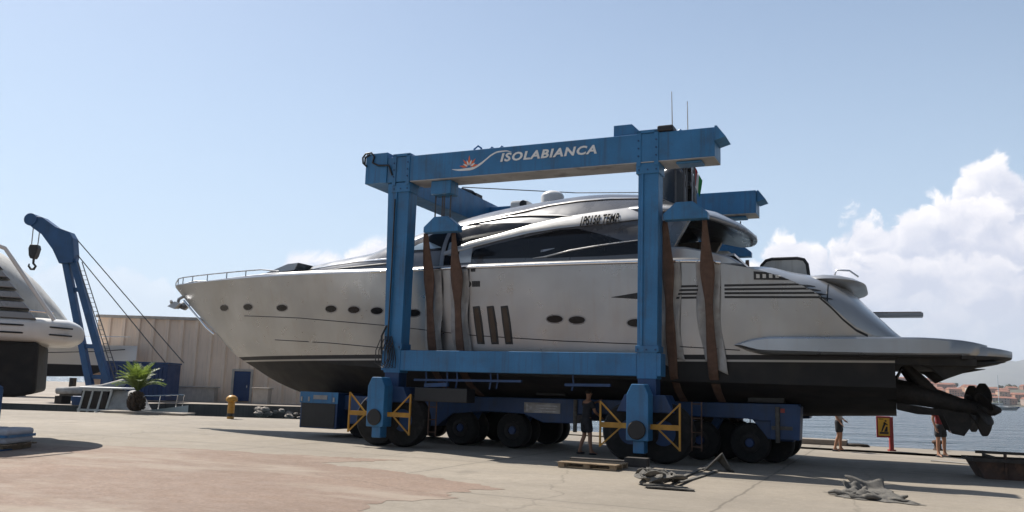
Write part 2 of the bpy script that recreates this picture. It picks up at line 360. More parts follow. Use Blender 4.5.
# ------------------------------------------------------------------ mesh helpers
FP = {}                                    # root object -> its base in its own frame
class MB:
    def __init__(s): s.v = []; s.f = []; s.m = []
    def add(s, verts, faces, m=0):
        o = len(s.v); s.v += [tuple(p) for p in verts]; s.f += [tuple(i + o for i in f) for f in faces]; s.m += [m] * len(faces); return s
    def box(s, a, b, m=0):
        (x0, y0, z0), (x1, y1, z1) = [min(p, q) for p, q in zip(a, b)], [max(p, q) for p, q in zip(a, b)]
        return s.add([(x0, y0, z0), (x1, y0, z0), (x1, y1, z0), (x0, y1, z0), (x0, y0, z1), (x1, y0, z1), (x1, y1, z1), (x0, y1, z1)],
                     [(0, 3, 2, 1), (4, 5, 6, 7), (0, 1, 5, 4), (1, 2, 6, 5), (2, 3, 7, 6), (3, 0, 4, 7)], m)
    def bar(s, p, q, w, h=None, up=(0, 0, 1), m=0):
        p, q = Vector(p), Vector(q); h = h or w; d = (q - p).normalized(); up = Vector(up)
        if abs(d.dot(up)) > 0.98: up = Vector((0, 1, 0))
        x = d.cross(up).normalized() * w / 2; y = x.cross(d).normalized() * h / 2
        vs = [p - x - y, p + x - y, p + x + y, p - x + y, q - x - y, q + x - y, q + x + y, q - x + y]
        return s.add(vs, [(0, 1, 2, 3), (7, 6, 5, 4), (1, 0, 4, 5), (2, 1, 5, 6), (3, 2, 6, 7), (0, 3, 7, 4)], m)
    def tube(s, pts, r, seg=8, caps=True, m=0):
        pts = [Vector(p) for p in pts]; n = len(pts); rs = r if isinstance(r, (list, tuple)) else [r] * n
        rings = []; prev = None
        for i, p in enumerate(pts):
            d = (pts[min(i + 1, n - 1)] - pts[max(i - 1, 0)])
            d = d.normalized() if d.length > 1e-9 else Vector((0, 0, 1))
            if prev is None:
                a = Vector((0, 0, 1)) if abs(d.z) < 0.9 else Vector((1, 0, 0)); x = d.cross(a).normalized()
            else:
                x = prev - d * prev.dot(d); x = x.normalized() if x.length > 1e-6 else d.orthogonal().normalized()
            prev = x; y = d.cross(x)
            rings.append([p + (x * cos(2 * pi * k / seg) + y * sin(2 * pi * k / seg)) * rs[i] for k in range(seg)])
        vs = [v for rg in rings for v in rg]; fs = []
        for i in range(n - 1):
            for k in range(seg):
                k2 = (k + 1) % seg; fs.append((i * seg + k, i * seg + k2, (i + 1) * seg + k2, (i + 1) * seg + k))
        if caps: fs.append(tuple(range(seg - 1, -1, -1))); fs.append(tuple((n - 1) * seg + k for k in range(seg)))
        return s.add(vs, fs, m)
    def prism(s, poly, axis, a, b, m=0):
        # poly in the two remaining axes (ordered x<y<z) extruded along axis from a to b
        def mk(p, t):
            return {'x': (t, p[0], p[1]), 'y': (p[0], t, p[1]), 'z': (p[0], p[1], t)}[axis]
        n = len(poly); vs = [mk(p, a) for p in poly] + [mk(p, b) for p in poly]
        return s.add(vs, [tuple(range(n)), tuple(range(2 * n - 1, n - 1, -1))] + [((i + 1) % n, i, i + n, (i + 1) % n + n) for i in range(n)], m)
    def lathe(s, prof, o, ax, seg=24, m=0):
        o = Vector(o); ax = Vector(ax).normalized(); x = ax.orthogonal().normalized(); y = ax.cross(x); n = len(prof)
        vs = [o + ax * h + (x * cos(2 * pi * k / seg) + y * sin(2 * pi * k / seg)) * max(r, 1e-4) for r, h in prof for k in range(seg)]
        fs = [(i * seg + k, i * seg + (k + 1) % seg, (i + 1) * seg + (k + 1) % seg, (i + 1) * seg + k) for i in range(n - 1) for k in range(seg)]
        return s.add(vs, fs, m)
    def grid(s, fn, nu, nv, m=0, wrap=False):
        vs = [fn(i / nu, j / nv) for i in range(nu + 1) for j in range(nv + 1)]
        fs = [(i * (nv + 1) + j, (i + 1) * (nv + 1) + j, (i + 1) * (nv + 1) + j + 1, i * (nv + 1) + j + 1) for i in range(nu) for j in range(nv)]
        return s.add(vs, fs, m)
    def ball(s, c, r, seg=16, rings=10, m=0, jit=0.0):
        r = r if isinstance(r, (tuple, list)) else (r, r, r); vs = []
        for i in range(rings + 1):
            th = pi * i / rings
            for k in range(seg):
                j = 1 + random.uniform(-jit, jit)
                vs.append((c[0] + r[0] * j * sin(th) * cos(2 * pi * k / seg), c[1] + r[1] * j * sin(th) * sin(2 * pi * k / seg), c[2] + r[2] * j * cos(th)))
        return s.add(vs, [(i * seg + k, (i + 1) * seg + k, (i + 1) * seg + (k + 1) % seg, i * seg + (k + 1) % seg) for i in range(rings) for k in range(seg)], m)
    def build(s, name, mat, parent=None, smooth=None, bevel=0.0, fix=True):
        off = Vector((0, 0, 0)); p = parent
        while p is not None:
            if p in FP: off = FP[p]
            p = p.parent
        me = bpy.data.meshes.new(name)
        me.from_pydata([tuple(Vector(v) - off) for v in s.v], [], s.f)
        mats = mat if isinstance(mat, list) else [mat]
        for q in mats: me.materials.append(MT[q] if isinstance(q, str) else q)
        me.polygons.foreach_set('material_index', s.m)
        bm = bmesh.new(); bm.from_mesh(me)
        bmesh.ops.remove_doubles(bm, verts=bm.verts, dist=1e-5)
        if fix: bmesh.ops.recalc_face_normals(bm, faces=bm.faces)
        bm.to_mesh(me); bm.free()
        if smooth is not None:
            me.polygons.foreach_set('use_smooth', [True] * len(me.polygons)); me.set_sharp_from_angle(angle=radians(smooth))
        me.update()
        o = bpy.data.objects.new(name, me); COL.objects.link(o)
        if parent is not None: o.parent = parent
        if bevel:
            b = o.modifiers.new('bevel', 'BEVEL'); b.width = bevel; b.segments = 2; b.limit_method = 'ANGLE'; b.angle_limit = radians(40)
        return o
def tag(o, label=None, cat=None, group=None, kind=None):
    if label: o['label'] = label
    if cat: o['category'] = cat
    if group: o['group'] = group
    if kind: o['kind'] = kind
    return o
# the slip frame: u along the yacht towards its stern, v away from the camera, z up
LO = Vector((-3.56, 23.8, 0))
LR = Matrix.Rotation(YAW, 3, 'Z')
def lw(u, v, z=0.0): return LO + LR @ Vector((u, v, z))
def thing(name, label, cat, base=(0, 0, 0), slip=True, group=None, rz=0.0):
    o = bpy.data.objects.new(name, None); COL.objects.link(o); o.empty_display_size = 0.3
    FP[o] = Vector(base)
    if slip: o.location = lw(*base); o.rotation_euler = (0, 0, YAW)
    else: o.location = base; o.rotation_euler = (0, 0, rz)
    return tag(o, label, cat, group)
def single(mb, name, mat, label, cat, base=(0, 0, 0), slip=True, group=None, **kw):
    # a thing that is one mesh, its origin at its base
    FP_dummy = Vector(base)
    for i, v in enumerate(mb.v): mb.v[i] = tuple(Vector(v) - FP_dummy)
    o = mb.build(name, mat, None, **kw)
    if slip: o.location = lw(*base); o.rotation_euler = (0, 0, YAW)
    else: o.location = base
    return tag(o, label, cat, group)
def text_verts(txt, size=1.0, shear=0.0, offset=0.0, extrude=0.004, sx=1.0, space=1.0):
    # outlines of the built-in font as a plain mesh: verts, faces, width
    c = bpy.data.curves.new('lettering', 'FONT'); c.body = txt; c.size = size; c.shear = shear; c.offset = offset; c.extrude = extrude
    c.space_character = space; c.resolution_u = 3
    o = bpy.data.objects.new('lettering', c); COL.objects.link(o)
    dg = bpy.context.evaluated_depsgraph_get(); me = bpy.data.meshes.new_from_object(o.evaluated_get(dg))
    vs = [v.co.copy() for v in me.vertices]; fs = [tuple(p.vertices) for p in me.polygons]
    bpy.data.objects.remove(o); bpy.data.curves.remove(c); bpy.data.meshes.remove(me)
    x0, x1 = min(v.x for v in vs), max(v.x for v in vs)
    return [Vector(((v.x - x0) * sx, v.y, v.z)) for v in vs], fs, (x1 - x0) * sx
# ------------------------------------------------------------------ setting
def sheet(name, poly, z, mat, depth=0.0, wall=None):
    mb = MB(); n = len(poly)
    mb.add([(x, y, z) for x, y in poly], [tuple(range(n))], 0)
    if depth:
        mb.add([(x, y, z) for x, y in poly] + [(x, y, z - depth) for x, y in poly], [(i, (i + 1) % n, (i + 1) % n + n, i + n) for i in range(n)], 1)
    return tag(mb.build(name, [mat] + ([wall] if wall else []), None, fix=False), kind='structure')
def interp0(P, x):
    for (a, b), (c, d) in zip(P, P[1:]):
        if x <= c: return b + (d - b) * (x - a) / (c - a)
    return P[-1][1]
def P2(v): return (v.x, v.y)
apron = [(-220, -80), (240, -80), P2(lw(260, -10)), P2(lw(260, 14.1)), P2(lw(40, 14.1)), P2(lw(-5, 14.1)), (-9.5, 39.3), (-22, 39.8), (-220, 41)]
sheet('ground', apron, 0.0, 'apron', 5.0, 'quay_wall')
random.seed(3)
def rough_edge(pts, step=0.16, amp=0.13):
    out = []
    for i, p in enumerate(pts):
        q = pts[(i + 1) % len(pts)]; d = Vector(q) - Vector(p); n = max(1, int(d.length / step))
        for k in range(n):
            r = Vector(p) + d * k / n; out.append((r.x + random.uniform(-amp, amp), r.y + random.uniform(-amp, amp)))
    return out
red = [(-30, 22.5), (-14, 21.8), (-9.6, 21.0), (-7.6, 20.9), (-5.2, 20.1), (-3.35, 19.75), (-2.4, 19.6), (-3.2, 18.8), (-3.9, 18.2), (-2.9, 17.5), (-2.1, 16.9), (-1.2, 15.9), (-0.3, 15.1), (-.1, 14.6), (-0.9, 13.9), (-0.8, 13.2), (-1.9, 12.4), (-1.8, 11.4), (-3.2, 9.0), (-5, 5), (-9, -4), (-30, -4)]
sheet('red_ground', rough_edge(red), 0.004, 'red_ground')
quay = [(-260, 48), (-24, 48.5), (-23, 58.2), (-3, 62.5), (-3, 220), (-260, 220)]
sheet('far_quay', quay, 0.0, 'quay', 5.0, 'quay_wall')
sheet('water', [(-20000, -3000), (20000, -3000), (20000, 22000), (-20000, 22000)], -1.4, 'water')
def hills():
    random.seed(5)
    pts = [(-0.1, 0.004), (0.2, 0.010), (0.35, 0.016), (0.42, 0.020), (0.47, 0.024), (0.52, 0.040), (0.56, 0.052), (0.62, 0.060), (0.72, 0.055), (0.9, 0.045), (1.2, 0.01)]
    def el(t):
        for (a, b), (c, d) in zip(pts, pts[1:]):
            if a <= t <= c: return b + (d - b) * (t - a) / (c - a)
        return 0.0
    n = [random.uniform(0, 6.28) for _ in range(8)]
    def fn(i, j):
        t = -0.1 + 1.3 * i; Y = 7600 + 2600 * j; r = Vector((t, 1.0)).normalized()
        e = el(t) + 0.0022 * sin(t * 40 + n[0]) + 0.0013 * sin(t * 93 + n[1]) + 0.0007 * sin(t * 210 + n[2])
        prof = sin(pi * min(1, j * 1.25) * 0.5) if j < 0.8 else cos(pi * (j - 0.8) * 2.5)
        return (t * Y, Y, -2 + max(0, e) * 8600 * max(0, prof) * (1 + 0.05 * sin(i * 160 + j * 20)))
    tag(MB().grid(fn, 120, 12).build('hills', 'hill', None, smooth=60), kind='structure')
    def sh(i, j):
        X = 250 + 1100 * i; Y = 1290 + 500 * j + 14 * sin(i * 30)
        return (X, Y, -2 + 42 * min(1, j * 1.6) ** 0.8 * (0.7 + 0.3 * sin(i * 9 + 1)) * min(1, i * 5))
    tag(MB().grid(sh, 60, 10).build('shore', 'hill', None, smooth=60), kind='structure')
hills()

# ------------------------------------------------------------------ far town
def town():
    random.seed(11)
    wallc = [((0.46, 0.25, 0.16), 'terracotta'), ((0.52, 0.36, 0.25), 'peach'), ((0.55, 0.47, 0.38), 'cream'), ((0.33, 0.18, 0.13), 'rust brown'), ((0.42, 0.32, 0.27), 'dusty pink')]
    mats = [material('town_wall_' + n.replace(' ', '_'), c, 0.85, 0, 0.1, 0.2) for c, n in wallc]
    roof = material('town_roof_tiles', (0.26, 0.11, 0.07), 0.9, 0, 0.2, 0.3)
    win = material('town_window_dark', (0.05, 0.045, 0.045), 0.4)
    rows = [(1330, 3, 12), (1390, 10, 17), (1450, 18, 17), (1510, 26, 16), (1570, 33, 14)]
    for ri, (Y, z0, hh) in enumerate(rows):
        x = 0.395 * Y
        while x < 0.70 * Y:
            w = random.uniform(11, 27); h = random.uniform(6, hh); k = random.randrange(5)
            z = z0 * (0.75 + 0.25 * sin(x * 0.02)) - 1
            yy = Y + random.uniform(-20, 20)
            mb = MB(); mb.box((x, yy, z - 8), (x + w, yy + 12, z + h), 0)
            mb.add([(x - .5, yy - .5, z + h + .01), (x + w + .5, yy - .5, z + h + .01), (x + w + .5, yy + 12.5, z + h + .01), (x - .5, yy + 12.5, z + h + .01), (x + 1, yy + 6, z + h + 2.6), (x + w - 1, yy + 6, z + h + 2.6)],
                   [(0, 1, 5, 4), (2, 3, 4, 5), (1, 2, 5), (3, 0, 4), (3, 2, 1, 0)], 1)
            nw = max(2, int(w / 4))
            for f in range(max(1, int(h / 3.2))):
                for i in range(nw):
                    if random.random() < 0.8:
                        wx = x + (i + 0.3) * w / nw; mb.box((wx, yy - 0.25, z + 1 + f * 3.1), (wx + w / nw * 0.42, yy + 0.05, z + 2.7 + f * 3.1), 2)
            name = wallc[k][1]
            rowname = ['on the waterfront', 'one row up from the waterfront', 'halfway up the shore slope', 'high on the shore slope', 'on top of the shore ridge'][ri]
            single(mb, 'town_house', [mats[k], roof, win], '%s town house with pitched roof across the water, %s' % (name, rowname), 'house', (x, yy, z), False, 'houses of the town across the bay')
            x += w + random.choice([0.5, 1.0, 2, 5])
    # tree masses between the rows
    mb = MB()
    for _ in range(70):
        Y = random.choice([1320, 1380, 1455, 1535, 1600]); x = random.uniform(0.385, 0.72) * Y; r = random.uniform(3, 7)
        z0 = {1320: 1, 1380: 7, 1455: 15, 1535: 24, 1600: 32}[Y]
        for q in range(5): mb.ball((x + random.uniform(-r, r), Y + random.uniform(-5, 5), z0 + random.uniform(0, r * .7)), (r * .6, r * .6, r * .5), 8, 5, 0, 0.25)
    tag(mb.build('tree_belt', 'scrub', None), 'dark green trees and shrubs between the houses of the far town', 'trees', kind='stuff')
    # moored boat with a tall mast in front of the town
    t = thing('sailing_boat', 'white sailing boat with tall thin mast moored off the far town', 'boat', (268.0, 470.0, -1.4), False)
    h = MB(); h.grid(lambda i, j: (263 + 15 * i, 470 + (j - .5) * 3.2 * sin(pi * min(.98, .25 + .75 * (1 - i))) , -1.6 + 1.7 * abs(2 * j - 1) ** 0.5 + 0.3 * i), 14, 8); h.build('hull', 'white', t, smooth=50)
    MB().box((266, 469, -0.2), (273, 471, 1.0)).build('cabin', 'white', t, bevel=0.2)
    MB().tube([(268.5, 470, 0), (268.5, 470, 17.5)], 0.16, 6).build('mast', 'chrome', t)
    MB().tube([(268.5, 470, 1.6), (263.5, 470, 1.7)], 0.2, 6).build('boom', 'grey_cloth', t)
    t = thing('ferry_boat', 'low dark boat with pale cabin lying alongside the far shore', 'boat', (318.0, 560.0, -1.4), False)
    MB().prism([(306, -1.6), (330, -1.6), (333, 0.5), (304, 0.5)], 'y', 558, 563).build('hull', 'blue_box', t, bevel=0.3)
    MB().box((309, 558.5, 0.51), (322, 562, 2.6)).build('cabin', 'offwhite', t, bevel=0.2)
town()

# ------------------------------------------------------------------ warehouse behind the basin
def warehouse():
    t = thing('warehouse', 'long beige ribbed metal warehouse with a blue door behind the basin', 'warehouse', (-16, 66, 0), False)
    mb = MB(); x0, x1, Y = -31.9, 2.0, 66.0; z1 = 6.15
    xs = []; x = x0
    while x < x1: xs += [(x, 0.0), (x + .72, 0.0), (x + .80, -0.14), (x + 1.05, -0.14), (x + 1.13, 0.0)]; x += 1.13
    fs = []; vs = []
    for q, d in xs: vs += [(q, Y + d, 0), (q, Y + d, z1)]
    for i in range(len(xs) - 1): fs.append((2 * i, 2 * i + 2, 2 * i + 3, 2 * i + 1))
    mb.add(vs, fs); xe = xs[-1][0]
    mb.add([(x0, Y, 0), (x0, Y + 24, 0), (x0, Y + 24, z1), (x0, Y, z1)], [(0, 1, 2, 3)])
    mb.add([(xe, Y, 0), (xe, Y + 24, 0), (xe, Y + 24, z1), (xe, Y, z1)], [(3, 2, 1, 0)])
    mb.add([(x0, Y + 24, 0), (xe, Y + 24, 0), (xe, Y + 24, z1), (x0, Y + 24, z1)], [(0, 1, 2, 3)])
    mb.build('wall', 'warehouse', t, fix=False)
    r = MB(); r.box((x0 - .1, Y - .22, z1), (xe + .1, Y + 24, z1 + .22)); r.build('roof', 'planter', t)
    d = MB(); d.box((-20.95, Y - .24, .12), (-19.7, Y - .05, 2.36)); d = d.build('door', 'blue_box', t, bevel=0.01)
    MB().tube([(-19.9, Y - .27, 1.1), (-19.9, Y - .33, 1.15), (-19.9, Y - .33, 1.3), (-19.9, Y - .27, 1.35)], .025, 6).build('handle', 'chrome', d)
    f = MB(); f.box((-21.12, Y - .27, 0), (-20.96, Y - .04, 2.52)); f.box((-19.69, Y - .27, 0), (-19.53, Y - .04, 2.52)); f.box((-20.96, Y - .27, 2.37), (-19.69, Y - .04, 2.52)); f.build('frame', 'planter', d)
    MB().box((-30.8, Y - .2, .1), (-30, Y + .0, 1.9)).build('service_hatch', 'wood_dark', t)
warehouse()
def background():
    single(MB().box((-24.7, 64.4, 0), (-21.9, 65.2, 1.05)).box((-24.8, 64.3, 1.05), (-21.8, 65.3, 1.13)), 'planter_box', 'planter', 'long low beige concrete box against the warehouse wall, left of the blue door', 'planter', (-23.3, 64.8, 0), False, bevel=0.03)
    single(MB().box((-25.9, 64.6, 0), (-24.95, 65.4, 1.35)).box((-25.85, 64.55, .2), (-25.0, 64.6, 1.2)), 'utility_cabinet', 'wood_dark', 'dark brown utility cabinet beside the low beige box at the warehouse', 'cabinet', (-25.4, 65, 0), False, bevel=0.02)
    mb = MB(); mb.box((-18.55, 62.8, 0), (-17.45, 63.8, 1.1)); mb.box((-18.65, 62.7, 1.1), (-17.35, 63.9, 1.2))
    single(mb, 'planter_tub', 'planter', 'square beige concrete tub standing right of the blue warehouse door', 'planter', (-18.4, 63.3, 0), False, bevel=0.03)
    # riprap against the far quay wall
    random.seed(21)
    for k in range(34):
        x = random.uniform(-17.2, -12.8); y = 58.6 + (x + 23) * 0.215 - random.uniform(0.2, 1.3)
        s = random.uniform(.16, .36); mb = MB(); mb.ball((x, y, -.75 + .55 * random.random()), (s, s * .8, s * .6), 8, 6, 0, 0.22)
        single(mb, 'riprap_rock', 'rock', 'pale broken rock heaped against the far quay wall', 'rock', (x, y, -1.2), False, 'rocks heaped against the far quay wall')
    # deep blue container block at the foot of the crane
    t = thing('storage_container', 'deep blue steel container standing at the foot of the crane', 'container', (-26, 60, 0), False)
    mb = MB(); mb.box((-28.4, 60, .12), (-23.8, 62.4, 2.62)); mb.build('body', 'blue_box', t, bevel=0.03)
    mb = MB()
    for k in range(16): mb.box((-28.2 + k * .28, 59.94, .35), (-28.06 + k * .28, 59.995, 2.4))
    mb.build('side_ribs', 'blue_box', t)
    MB().box((-28.45, 59.95, 2.625), (-23.75, 62.45, 2.74)).build('roof_edge', 'blue_dark', t)
    # white motor boat on the hard behind the crane
    t = thing('motor_boat', 'white motor boat with dark antifouling standing behind the blue crane', 'boat', (-36, 68.5, 0), False)
    def wb(i, j):
        x = -46 + 15.6 * i; b = 2.3 * (1 - max(0, (i - .45) / .55) ** 2.2); a = (j - .5) * 2; z = 1.4 + 2.45 * abs(a) ** 0.7 + .35 * i ** 2
        z = z + max(0, i - .75) * 5.2 * (1 - abs(a))
        return (x, 70 + b * a, z)
    h = MB(); h.grid(wb, 26, 16)
    hm = bpy.data.materials.new('white_hull_dark_bottom'); hm.use_nodes = True; nt = hm.node_tree; tcn = nt.nodes.new('ShaderNodeTexCoord'); sp = nt.nodes.new('ShaderNodeSeparateXYZ')
    rp = nt.nodes.new('ShaderNodeMapRange'); rp.inputs[1].default_value = 2.5; rp.inputs[2].default_value = 2.54; mx = nt.nodes.new('ShaderNodeMix'); mx.data_type = 'RGBA'
    mx.inputs[6].default_value = (.02, .02, .025, 1); mx.inputs[7].default_value = (.80, .78, .74, 1)
    nt.links.new(tcn.outputs['Object'], sp.inputs[0]); nt.links.new(sp.outputs[2], rp.inputs[0]); nt.links.new(rp.outputs[0], mx.inputs[0]); nt.links.new(mx.outputs[2], nt.nodes['Principled BSDF'].inputs['Base Color'])
    nt.nodes['Principled BSDF'].inputs['Roughness'].default_value = .35
    h.build('hull', hm, t, smooth=50)
    MB().grid(lambda i, j: (-46 + 15.4 * i, 70 + 2.25 * (1 - max(0, (i - .45) / .55) ** 2.2) * (j - .5) * 2, 3.84 + .35 * i ** 2), 16, 4).build('deck', 'white', t)
    MB().prism([(-45, 3.8), (-36, 3.9), (-38.2, 5.1), (-44.5, 5.3)], 'y', 68.6, 71.4).build('cabin', 'white', t, bevel=.2)
    MB().prism([(-44, 4.2), (-37.3, 4.3), (-38.2, 4.9), (-43.8, 4.9)], 'y', 68.57, 68.595).build('cabin_window', 'glass', t)
    MB().tube([(-45, 67.68, 3.2), (-40, 67.7, 3.3), (-36, 67.9, 3.4), (-33, 68.7, 3.6), (-31.2, 69.6, 3.85)], .035, 5).build('rub_line', 'black', t)
    for k, (a, b) in enumerate(((-44.2, -43.6), (-42.6, -42.0))): MB().prism([(a, 3.42), (b, 3.42), (b, 3.6), (a, 3.6)], 'y', 67.75, 67.85).build('porthole', 'glass', t)
    MB().tube([(-38, 68.3, 4.2), (-38, 68.3, 4.7), (-34, 68.9, 4.8), (-31, 69.9, 4.9)], .03, 5).build('rail', 'chrome', t)
    for x in (-44, -39.5, -35.5):
        m = MB(); m.box((x, 69.7, -.2), (x + .3, 70.3, 1.45)); m.build('keel_block', 'wood_dark', t)
    t.scale = (.926,) * 3; t.location = (-36 * .926, 68.5 * .926, .125)
    # grey inflatable dinghy
    t = thing('inflatable_dinghy', 'grey inflatable dinghy on the far quay below the white motor boat', 'dinghy', (-24.3, 50.6, 0), False)
    MB().tube([(-26.2, 50.2, .75), (-25, 50.1, .8), (-23.6, 50.2, .95), (-22.7, 50.7, 1.3), (-23.6, 51.3, .95), (-25, 51.4, .8), (-26.2, 51.3, .75)], [.2, .24, .25, .24, .25, .24, .2], 10).build('tube', 'pad', t, smooth=60)
    MB().box((-26.1, 50.3, .45), (-23.6, 51.2, .7)).build('floor', 'grey_cloth', t)
    [MB().box((x, 50.2, .0), (x + .4, 51.3, z)).build('cradle', 'wood_dark', t) for x, z in ((-26.3, .45), (-24.3, .5))]
    single(MB().prism([(-24.6, .0), (-20.9, .0), (-20.9, .38), (-24.6, .5)], 'y', 48.8, 49.6), 'steel_beam', 'blue_dark', 'low dark blue steel beam lying on the far quay under the dinghy', 'steel beam', (-22.7, 49.2, 0), False, bevel=.03)
    # small cabin boat lying in the basin
    t = thing('cabin_boat', 'small white cabin boat with framed windows and grey cover in the basin', 'boat', (-19.5, 43.5, -1.4), False)
    def cb(i, j):
        x = -21.6 + 5.6 * i; a = (j - .5) * 2; b = 1.05 * (1 - max(0, (i - .5) / .5) ** 2.4)
        return (x, 43.4 + b * a, -1.55 + 1.35 * abs(a) ** .6 + .55 * i * i)
    MB().grid(cb, 18, 12).build('hull', 'white', t, smooth=60)
    MB().grid(lambda i, j: (-21.6 + 5.5 * i, 43.4 + 1.03 * (1 - max(0, (i - .5) / .5) ** 2.4) * (j - .5) * 2, -.22 + .55 * i * i), 12, 4).build('deck', 'white', t)
    bars = [((x, 42.5, -.2), (x + .18, 42.6, 1.0)) for x in (-21.05, -20.62, -20.16, -19.72)] + [((-21.1, 42.5, .0), (-19.65, 42.5, .0)), ((-20.95, 42.56, .98), (-19.5, 42.56, .98)), ((-19.72, 44.3, -.2), (-19.6, 44.2, 1.0)), ((-21.05, 44.3, -.2), (-20.93, 44.2, 1.0))]
    for p_, q_ in bars: MB().bar(p_, q_, .09, .09).build('window_bar', 'offwhite', t)
    MB().box((-21.0, 42.55, .05), (-19.7, 44.2, .92)).build('cabin', 'glass', t)
    MB().box((-21.1, 42.45, 1.04), (-19.0, 44.35, 1.12)).build('cabin_roof', 'white', t, bevel=.03)
    def cov(i, j):
        x = -19.62 + 1.5 * i; a = (j - .5) * 2; z = -.15 + (1.22 - .22 * i) * (1 - .85 * max(0, (i - .7) / .3) ** 2) * (1 - abs(a) ** 4) + .05 * sin(i * 9 + j * 5)
        return (x, 43.4 + .95 * a, z)
    MB().grid(cov, 14, 14).build('cover', 'pad', t, smooth=70)
    rl = MB(); pth = [(-18.0, 42.6, .75), (-17.2, 42.8, .8), (-16.5, 43.2, .85), (-16.25, 43.4, .85)]
    rl.tube(pth, .025, 6); [rl.tube([p, (p[0] - .1, p[1], -.1)], .02, 6) for p in pth]
    rl.tube([(p[0], 86.8 - p[1], p[2]) for p in pth], .025, 6); rl.build('rail', 'chrome', t)
    # palm on its slab
    single(MB().prism([(-18.7, 39.75), (-14.6, 39.0), (-14.5, 40.3), (-18.6, 41.0)], 'z', .0, .10), 'kerb_slab', 'quay', 'low concrete slab with raised edge under the palm', 'slab', (-16.5, 40, 0), False, bevel=.02)
    t = thing('palm_tree', 'short squat palm with bulging dark trunk and arching green fronds', 'palm tree', (-17.3, 40.3, .1), False)
    random.seed(4)
    tk = MB(); prof = [(.02, .0), (.25, .02), (.31, .2), (.33, .38), (.30, .58), (.22, .78), (.12, .92), (.02, .95)]
    tk.lathe(prof, (-17.3, 40.3, .1), (0, 0, 1), 18)
    for k in range(130):
        a = random.uniform(0, 6.28); z = random.uniform(.05, .8); r = .32 - .18 * max(0, (z - .45) / .4) ** 1.5
        p = Vector((-17.3 + r * cos(a), 40.3 + r * sin(a), .1 + z)); tk.bar(p, p + Vector((cos(a) * .10, sin(a) * .10, .11)), .06, .04)
    tk.build('trunk', 'bark', t)
    cr = MB()
    for k in range(44):
        a = k * 2.399 + random.uniform(-.2, .2); up = random.uniform(.35, 1.1) if k > 8 else 1.2
        Ln = random.uniform(1.15, 1.6); pts = []; p = Vector((-17.3, 40.3, .98)); el = radians(32 + 50 * min(1, up))
        d = Vector((cos(a), sin(a), 0))
        for q in range(13):
            pts.append(p.copy()); p = p + (d * cos(el) + Vector((0, 0, 1)) * sin(el)) * Ln / 12; el -= radians(3.6 + 4.5 * (1.1 - up))
        cr.tube(pts, [.016 * (1 - q / 14) + .003 for q in range(13)], 4)
        sd = Vector((-d.y, d.x, 0))
        for q in range(2, 13):
            for s in (-1, 1):
                for h in (0, .5):
                    if q + h > 12: continue
                    b = pts[q].lerp(pts[min(12, q + 1)], h); f = sin(pi * min(1, (q + h) / 13 * .85 + .12)); ll = .30 * f + .05
                    t1 = (pts[min(12, q + 1)] - pts[q - 1]).normalized()
                    tip = b + (sd * s * .75 + t1 * .6 + Vector((0, 0, random.uniform(-.05, .25)))).normalized() * ll
                    wv = t1 * .018; mid = b.lerp(tip, .5) + Vector((0, 0, .012))
                    cr.add([b - wv, mid - wv, tip, mid + wv, b + wv], [(0, 1, 2, 3, 4)])
    cr.build('crown', 'leaf', t, fix=False)
    # yellow mooring bollard by the basin edge
    t = thing('bollard', 'yellow post with rounded cap at the basin edge', 'bollard', (-12.0, 37.6, 0), False)
    MB().lathe([(0, 0), (.15, 0), (.15, .72), (0, .72)], (-12, 37.6, 0), (0, 0, 1), 18).build('post', 'yellow', t, smooth=40)
    MB().lathe([(0, .721), (.16, .721), (.24, .76), (.255, .84), (.22, .93), (.12, 1.0), (0, 1.02)], (-12, 37.6, 0), (0, 0, 1), 18).build('cap', 'yellow', t, smooth=50)
    MB().lathe([(.152, .10), (.153, .12), (.153, .22), (.152, .24)], (-12, 37.6, 0), (0, 0, 1), 18).build('band', 'black', t)
    single(MB().prism([(-7.6, 37.2), (-4.6, 36.5), (-4.2, 37.6), (-7.3, 38.4)], 'z', .0, .28), 'concrete_block', 'quay', 'low flat concrete block near the basin edge left of the trailer', 'concrete block', (-6, 37.4, 0), False, bevel=.03)
    # blue derrick crane
    t = thing('derrick_crane', 'blue A-frame quay crane with horn shaped head and hanging hook', 'crane', (-27.4, 57.3, 0), False)
    head = [(-32.85, 11.75), (-32.75, 12.22), (-31.9, 12.18), (-30.94, 11.55), (-29.95, 11.22), (-29.66, 10.8), (-29.45, 9.6), (-29.5, 9.15), (-30.4, 9.05), (-30.95, 10.0), (-31.8, 11.0), (-32.5, 11.45)]
    MB().prism(head, 'y', 56.6, 57.4).build('jib_head', 'blue_crane', t, bevel=.03)
    MB().lathe([(0, 56.5), (.42, 56.5), (.42, 57.5), (0, 57.5)], (-32.62, 0, 11.98), (0, 1, 0), 16).build('sheave', 'blue_crane', t, smooth=40)
    lg = lambda a, b: MB().bar(a, b, .42, .42, (0, 1, 0))
    lg((-30.15, 57, 9.3), (-27.3, 57, 0)).build('leg', 'blue_crane', t, bevel=.02); lg((-29.65, 57, 9.4), (-26.0, 57, 0)).build('leg', 'blue_crane', t, bevel=.02)
    for z in (7.35, 3.6, 1.6):
        xa = -30.15 + (9.3 - z) / 9.3 * 2.85; xb = -29.65 + (9.4 - z) / 9.4 * 3.65
        MB().bar((xa, 57, z), (xb, 57, z), .22, .28).build('cross_bar', 'blue_crane', t)
    ld = MB(); [ld.bar((-29.2 + o, 56.7, 9.2), (-25.4 + o, 56.7, .3), .05, .05) for o in (0, .3)]
    for k in range(28): z = .5 + k * .3; x = -29.2 + (9.2 - z) / 8.9 * 3.8; ld.bar((x, 56.7, z), (x + .3, 56.7, z), .03)
